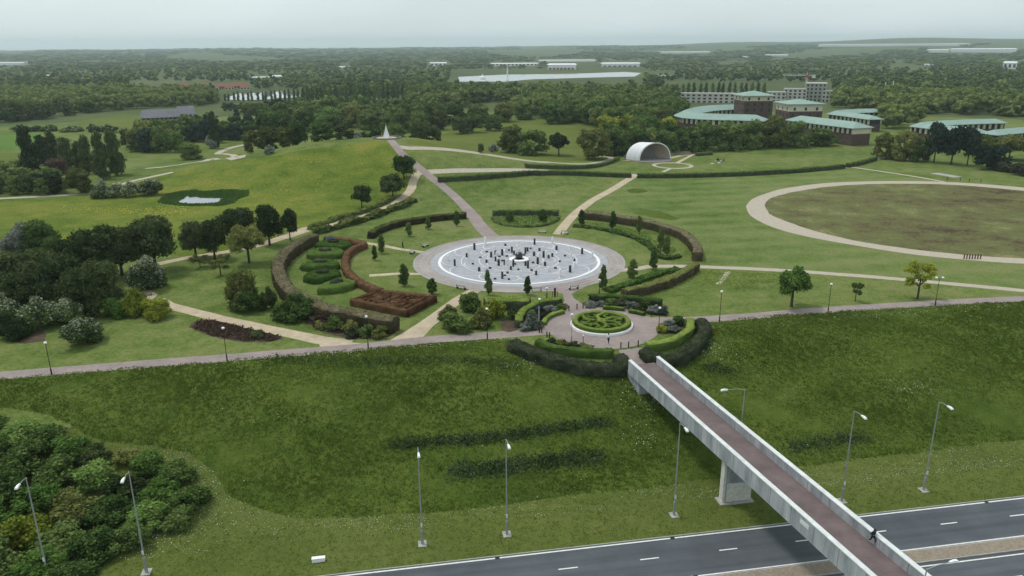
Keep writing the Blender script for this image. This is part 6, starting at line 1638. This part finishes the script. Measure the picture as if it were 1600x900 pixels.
def wood(polys, spacing, size, label, group, mats, n_things, lod_mat, name):
    P = np.concatenate([woods_positions(p, spacing) for p in polys])
    P = np.concatenate([P, Z(P[:, 0], P[:, 1])[:, None]], 1)
    d = np.hypot(P[:, 0], P[:, 1]); P = P[np.argsort(d)]
    n = min(n_things, len(P)); q_ = P[:n, 0] / P[:n, 1]; lo_, hi_ = q_.min(), q_.max()
    for i in range(n):
        w_ = size * WR.uniform(.85, 1.35); h_ = w_ * WR.uniform(.78, 1.05)
        m_ = mats[int(WR.integers(len(mats)))]
        lx = (P[i, 0] / P[i, 1] - lo_) / (hi_ - lo_ + 1e-9)
        lab = {'green': 'mid green', 'olive': 'olive', 'fresh': 'bright green', 'yellow': 'yellowish', 'pine': 'bluish', 'dark': 'dark'}[m_] + ' ' + label + ', ' + ['left end', 'left part', 'left of middle', 'middle', 'right of middle', 'right part', 'right end'][min(6, int(lx * 7))]
        T(uniq(lab), 0, 0, 0, 0, 'low', m_, 'tree', 'tree', group, n=900, size=.095, P=P[i], wh=(w_, h_))
    if len(P) > n:
        Q = P[n:]; w_ = size * WR.uniform(.9, 1.4, len(Q)); forest(name, Q, w_, w_ * WR.uniform(.75, 1.0, len(Q)), LOD_A, lod_mat)
wood([[(628, 168), (700, 172), (760, 160), (800, 160), (812, 186), (860, 195), (930, 197), (960, 212), (1062, 207), (1064, 182), (1058, 160), (960, 152), (880, 151), (700, 151), (640, 155)]], 8.5, 11.5, 'tree in the central wood', 'trees of the central wood', ['green', 'green', 'green', 'olive', 'fresh'], 70, 'far', 'central_wood')
wood([[(1300, 168), (1420, 178), (1500, 180), (1600, 184), (1900, 200), (1900, 166), (1600, 160), (1400, 154), (1300, 156)], [(1372, 186), (1432, 180), (1428, 200), (1380, 204)], [(1600, 205), (1900, 230), (1900, 260), (1640, 250)]], 9.5, 11, 'tree in the wood behind the offices', 'olive trees behind the offices', ['olive', 'olive', 'green', 'fresh'], 34, 'far', 'olive_wood')
wood([[(-200, 194), (0, 193), (60, 188), (110, 182), (190, 172), (220, 170), (312, 166), (338, 162), (335, 150), (-200, 150)]], 9.5, 10.5, 'tree in the wood beyond the west fields', 'trees of the west wood', ['olive', 'green', 'fresh', 'olive', 'green'], 50, 'far', 'west_wood')
wood([[(340, 174), (425, 170), (545, 166), (620, 167), (560, 172), (470, 178), (400, 182)]], 7, 6, 'tree below the long poplar row', 'trees below the poplar row', ['green', 'olive', 'fresh'], 20, 'far', 'belt_wood')
wood([[(200, 246), (240, 240), (284, 228), (330, 224), (384, 222), (400, 205), (340, 206), (250, 210), (200, 226)]], 9.5, 9, 'low tree among the winding paths', 'scrub by the winding paths', ['olive', 'green', 'pine'], 14, 'far', 'scrub_wood')
wood([[(-90, 258), (0, 268), (60, 280), (104, 300), (60, 306), (-90, 310)]], 5.5, 5.5, 'bush left of the dark poplars', 'bushes left of the dark poplars', ['pine', 'green', 'dark'], 16, 'far', 'bush_thicket')
wood([[(410, 213), (470, 208), (560, 204), (600, 206), (690, 208), (694, 188), (640, 182), (560, 182), (470, 182), (410, 196)]], 10.5, 11.5, 'tree in the wood behind the hilltop', 'trees of the hilltop wood', ['green', 'olive', 'green', 'fresh'], 30, 'far', 'hilltop_wood')
wood([[(945, 243), (1100, 238), (1120, 233), (1216, 230), (1216, 221), (1120, 222), (950, 226)]], 8, 9.0, 'tree in the belt behind the bandshell', 'trees behind the bandshell', ['green', 'green', 'olive', 'fresh'], 30, 'far', 'bandshell_wood')
for x0, x1, t_, b_ in ((12, 40, 194, 206), (34, 62, 195, 206), (58, 84, 195, 206), (88, 124, 197, 207), (130, 156, 193, 207), (152, 182, 194, 208)):
    T(uniq('pale flowering bush in the field hedge above the dark poplars'), x0, x1, t_, b_, 'shrub', 'green', 'shrub', 'shrub', 'flowering field hedge bushes', second='blossom', share=.15, front=True, n=700, size=.12)

# far woods: groves thinning out towards the horizon
ex_rect = [(704, 1008, 109, 141), (340, 478, 140, 160), (1008, 1052, 112, 122), (205, 396, 128, 145), (1036, 1302, 128, 168), (60, 100, 141, 156), (16, 36, 141, 152), (940, 984, 138, 153), (1006, 1036, 141, 155), (852, 1002, 96, 111), (764, 844, 98, 107), (668, 702, 96, 107), (1280, 1505, 66, 76), (1448, 1584, 74, 86), (-60, 46, 96, 106), (394, 442, 117, 128), (1564, 1590, 95, 112), (1026, 1110, 79, 87), (838, 934, 92, 99), (528, 547, 103, 110)]
xs, ys = [], []
y = 152.0
while y > 56:
    dx = 8.5 if y > 110 else 9.5
    for x in np.arange(-260, 1870, dx):
        xs.append(x + WR.normal() * 3); ys.append(y + WR.normal() * .9)
    y -= 3.1 if y > 110 else (2.2 if y > 92 else 1.7 if y > 76 else 1.2)
xs = np.array(xs); ys = np.array(ys)
yy = ys + 0.0061 * (xs - 800)               # rows follow the horizon
ok = np.ones(len(xs), bool)
for x0, x1, y0, y1 in ex_rect: ok &= ~((xs > x0) & (xs < x1) & (ys > y0) & (ys < y1))
# open fields between the groves
def vnoise(x, y, s):
    return np.sin(x / s + 1.7 * np.sin(y / (s * .23) + 1)) * np.sin(y / (s * .11) + 1.3 * np.sin(x / (s * 1.3))) 
g_ = vnoise(xs, ys, 74.0) + .5 * vnoise(xs + 311, ys + 57, 39.0)
far_ = np.clip((118 - ys) / 40, 0, 1)
ok &= g_ < .95 - .55 * far_
xs, ys = xs[ok], ys[ok]
pts = []
for x, y in zip(xs, ys):
    d = pray(x, y - .0061 * (x - 800) * 0)
    if d[2] > -.0015: continue
    pts.append(W(x, y))
pts = np.array(pts); D = (pts - CAM) @ F0
k = D < 9000; pts, D = pts[k], D[k]
w_ = np.maximum(10.0, D * 9.5 / 1200) * WR.uniform(.8, 1.35, len(pts)) * np.where(D > 1500, WR.uniform(1.3, 2.6, len(pts)), 1.0); h_ = WR.uniform(7, 12.5, len(pts)) * np.where(D > 1500, .85, 1)
ln = WR.random(len(pts)) < .13
near = D < 1250
forest('near_woods', pts[near & ~ln], w_[near & ~ln], h_[near & ~ln], [lod_template(s_ + 30, 7, 46) for s_ in range(4)], 'far')
forest('far_woods', pts[~near & ~ln], w_[~near & ~ln], h_[~near & ~ln], LOD_B, 'far')
forest('pale_woods', pts[ln], w_[ln], h_[ln], LOD_B, 'farlight')

# ---------------------------------------------------------------- long grass, daisies, undergrowth
F['blade'] = foliage('meadow_blades', (.024, .042, .007), (.040, .062, .010), (.068, .080, .017), per_object=0, trans=.35, nscale=.09, gain=2.4)
F['verge'] = foliage('verge_blades', (.032, .046, .009), (.052, .066, .015), (.082, .09, .028), per_object=0, trans=.3, nscale=.2, gain=2.5)
F['bramble'] = foliage('bramble_leaves', (.008, .016, .006), (.020, .034, .014), (.048, .066, .032), per_object=0, nscale=.3)
def zone_poly(nm): return [z_[2] for z_ in zones if z_[0] == nm]
def scatter(poly, n, holes=()):
    A = np.array([p[:2] for p in poly]); lo, hi = A.min(0), A.max(0)
    lo = np.maximum(lo, [-110, 55]); hi = np.minimum(hi, [175, 160])
    X = WR.uniform(lo[0], hi[0], n * 3); Y = WR.uniform(lo[1], hi[1], n * 3)
    k = inside(poly, X, Y)
    for h_ in holes: k &= ~inside(h_, X, Y)
    return X[k][:n], Y[k][:n]
def blades(name, X, Y, h, mat, per=3, wd=.10, lean=.35):
    n = len(X); X = np.repeat(X, per) + WR.normal(size=n * per) * .14; Y = np.repeat(Y, per) + WR.normal(size=n * per) * .14; h = np.repeat(h, per) * WR.uniform(.6, 1.3, n * per)
    z = Z(X, Y) - .03; a = WR.random(n * per) * 2 * math.pi; ux, uy = np.cos(a) * wd, np.sin(a) * wd
    lx, ly = WR.normal(size=n * per) * lean * h, WR.normal(size=n * per) * lean * h
    V = np.stack([np.stack([X - ux, Y - uy, z], -1), np.stack([X + ux, Y + uy, z], -1), np.stack([X + ux * .5 + lx * .6, Y + uy * .5 + ly * .6, z + h * .7], -1), np.stack([X + lx, Y + ly, z + h], -1)], 1).reshape(-1, 3)
    c = np.array([X.mean(), Y.mean(), -3]); Fq = np.arange(len(V)).reshape(-1, 4)
    return tag(link(name, mesh_np(name, V - c, [Fq], F[mat]), None, c), kind='stuff')
lg = zone_poly('long_grass')[0]
br_ = [tuple(A_ + dv * a + pv * c) for a, c in ((-1, 0.2), (BL, 0.2), (BL, BW), (-1, BW))]
X, Y = scatter(lg, 62000)
hn = .32 + .16 * np.sin(X / 5.1 + np.sin(Y / 3.7)) * np.sin(Y / 4.3 + 1) + .07 * np.sin(X / 1.7) * np.sin(Y / 1.3)
blades('meadow_grass', X, Y, np.clip(hn, .12, .7) * .62, 'blade', 4, .06, .5)
vg = zone_poly('verge')[0]
X, Y = scatter(vg, 36000, [lg])
blades('verge_grass', X, Y, WR.uniform(.08, .18, len(X)), 'verge', 3, .05, .5)
# daisies and cow parsley: small flat flower heads
def flowers(name, X, Y, z, size, mat, tilt=.5):
    P = np.stack([X, Y, Z(X, Y) + z], 1); V, Fq = leaves_at(WR, P, np.tile([0, 0, 1.0], (len(P), 1)), size, tilt)
    c = np.array([X.mean(), Y.mean(), -3]); return tag(link(name, mesh_np(name, V - c, [Fq], M[mat]), None, c), kind='stuff')
M['petal'] = plain('white_petals', (.74, .74, .66), (.58, .58, .48), scale=1.5, rough=.9)
M['yellowpetal'] = plain('yellow_petals', (.42, .37, .04), (.33, .30, .03), scale=.5, rough=.9)
X, Y = scatter(vg, 60000, [lg]); s_ = road_s(X, Y)
dn_ = np.sin(X / 6.1 + 1.3 * np.sin(Y / 3.1)) * np.sin(Y / 2.7 + X / 11) + .55 * np.sin(X / 2.3) * np.sin(Y / 1.9 + 2)
k = (s_ > 6.2) & (WR.random(len(X)) < np.clip(.34 + .42 * dn_, .05, .85))
flowers('daisies', X[k], Y[k], WR.uniform(.10, .2, k.sum()), .07, 'petal')
X, Y = scatter(lg, 16000); dn_ = np.sin(X / 9.1 + 1.3 * np.sin(Y / 4.1)) * np.sin(Y / 5.7 + X / 15)
k = (WR.random(len(X)) < np.clip(.01 + .06 * dn_, .002, .2)); flowers('meadow_flowers', X[k], Y[k], WR.uniform(.3, .5, k.sum()), .10, 'petal')
# paler flowering rim under the promenade and by the bridge head
for cx_, cy_, rx_, ry_, n_ in [(*W(1010, 612)[:2], 4, 7, 420), (*W(870, 566)[:2], 12, 1.6, 380), (*W(1105, 548)[:2], 4, 3, 260), (*W(720, 540)[:2], 22, 1.2, 320), (*W(180, 583)[:2], 30, .9, 160), (*W(1420, 492)[:2], 34, 1.6, 420), (*W(1010, 690)[:2], 3, 3, 120), (*W(1420, 608)[:2], 5, 3, 200)]:
    X = cx_ + WR.normal(size=n_) * rx_ * .5; Y = cy_ + WR.normal(size=n_) * ry_ * .5 + (X - cx_) * (.19 if rx_ > 8 else 0)
    k = inside(lg, X, Y) & (WR.random(n_) < .6)
    if k.sum() > 3: flowers('cow_parsley', X[k], Y[k], WR.uniform(.3, .55, k.sum()), .11, 'petal')
# buttercups on the hill meadow
hm = zone_poly('hill_meadow')[0]; rb = zone_poly('reed_bed')[0]
def px_scatter(cx, cy, rx, ry, n):
    return np.array([W(cx + WR.normal() * rx * .5, cy + WR.normal() * ry * .5)[:2] for _ in range(n)])
Q = np.concatenate([px_scatter(262, 330, 46, 9, 420), px_scatter(196, 331, 34, 6, 240), px_scatter(332, 288, 30, 6, 110), px_scatter(130, 328, 60, 8, 160), px_scatter(420, 300, 90, 26, 260), px_scatter(480, 250, 90, 14, 120)])
k = inside(hm, Q[:, 0], Q[:, 1]) & ~inside(rb, Q[:, 0], Q[:, 1]); flowers('buttercups', Q[k, 0], Q[k, 1], .25, .34, 'yellowpetal', .25)
# reeds round the pond
pd = zone_poly('pond')[0]
A = np.array([p[:2] for p in rb]); X = WR.uniform(A[:, 0].min(), A[:, 0].max(), 9000); Y = WR.uniform(A[:, 1].min(), A[:, 1].max(), 9000)
k = inside(rb, X, Y) & ~inside(pd, X, Y); F['reed'] = foliage('reed_leaves', (.02, .045, .010), (.04, .082, .018), (.08, .12, .035), per_object=0, nscale=.1, gain=1.7)
blades('reeds', X[k], Y[k], WR.uniform(.18, .42, k.sum()), 'reed', 2, .22)
# low undergrowth strips on the slope, heather bed
def undergrowth(name, pts, width, h, dens, leaf, mat):
    Q = resample([W(*p)[:2] for p in pts], .5); n = int(len(Q) * dens)
    i = WR.integers(len(Q), size=n); P = Q[i] + WR.normal(size=(n, 2)) * [1.0, width * .36]
    z = Z(P[:, 0], P[:, 1]); e = np.exp(-((P[:, 1] - Q[i][:, 1]) / width) ** 2 * 2)
    P3 = np.concatenate([P, (z + WR.random(n) * h * e * (.6 + .4 * np.sin(P[:, 0] * 1.9)))[:, None]], 1)
    d = WR.normal(size=(n, 3)) * .5 + [0, -.2, 1]; d /= np.linalg.norm(d, axis=1)[:, None]
    V, Fq = leaves_at(WR, P3, d, leaf); c = np.array([*P.mean(0), -3])
    return tag(link(name, mesh_np(name, V - c, [Fq], F[mat]), None, c), kind='stuff')
undergrowth('undergrowth', [(618, 696), (700, 690), (780, 683), (860, 672), (945, 660)], 1.7, .6, 60, .26, 'bramble')
undergrowth('undergrowth', [(712, 738), (790, 731), (860, 722), (935, 716)], 2.6, .65, 90, .26, 'bramble')
undergrowth('undergrowth', [(1240, 700), (1300, 690), (1350, 684)], 2.2, .55, 50, .26, 'bramble')
undergrowth('undergrowth', [(1105, 572), (1125, 578), (1140, 582)], 1.6, .8, 60, .26, 'bramble')
undergrowth('undergrowth', [(420, 560), (560, 566), (700, 562), (800, 572)], 2.4, .4, 22, .24, 'bramble')
def bed(name, poly, n, h, leaf, mat):
    Wp = [W(*p)[:2] for p in poly]; A = np.array(Wp); X = WR.uniform(A[:, 0].min(), A[:, 0].max(), n); Y = WR.uniform(A[:, 1].min(), A[:, 1].max(), n); k = inside(Wp, X, Y); X, Y = X[k], Y[k]
    zz = Z(X, Y) + WR.random(len(X)) * h * (.55 + .45 * np.sin(X * 2.1) * np.sin(Y * 2.4))
    d = WR.normal(size=(len(X), 3)) * .5 + [0, 0, 1]; d /= np.linalg.norm(d, axis=1)[:, None]
    V, Fq = leaves_at(WR, np.stack([X, Y, zz], 1), d, leaf); c = np.array([X.mean(), Y.mean(), 0])
    return tag(link(name, mesh_np(name, V - c, [Fq], F[mat]), None, c), kind='stuff')
bed('heather', [(299, 512), (307, 503), (326, 500), (360, 507), (405, 518), (440, 527), (428, 533), (380, 533), (330, 525)], 7000, .6, .26, 'heather')
bed('bed_planting', [(778, 338), (800, 334), (845, 334), (868, 338), (856, 347), (836, 350), (806, 350), (786, 346)], 2600, .45, .35, 'fresh')
bed('bed_planting', [(905, 347), (950, 350), (990, 358), (1020, 372), (1046, 384), (1060, 392), (1050, 400), (1030, 395), (1014, 382), (985, 366), (940, 355)], 4200, .5, .35, 'fresh')
bed('bed_planting', [(1000, 436), (1040, 424), (1062, 420), (1050, 428), (1010, 441), (985, 447)], 1800, .5, .3, 'yellow')
bed('long_grass_patch', [(1072, 425), (1091, 422), (1150, 424), (1215, 428), (1225, 436), (1190, 444), (1110, 447), (1066, 442)], 4200, .2, .2, 'hedgelight')

# ---------------------------------------------------------------- haze
hz_mat, t_ = new_mat('haze')
o_ = t_.nodes.new("ShaderNodeOutputMaterial"); v_ = t_.nodes.new("ShaderNodeVolumePrincipled")
v_.inputs['Color'].default_value = (.82, .93, 1.0, 1); v_.inputs['Density'].default_value = HAZE_DENSITY; v_.inputs['Anisotropy'].default_value = 0.65
t_.links.new(v_.outputs[0], o_.inputs['Volume'])
b = MB(); b.box(-10800, 10800, -300, 10900, -7.7, 128)
tag(b.build('haze', hz_mat), kind='stuff')
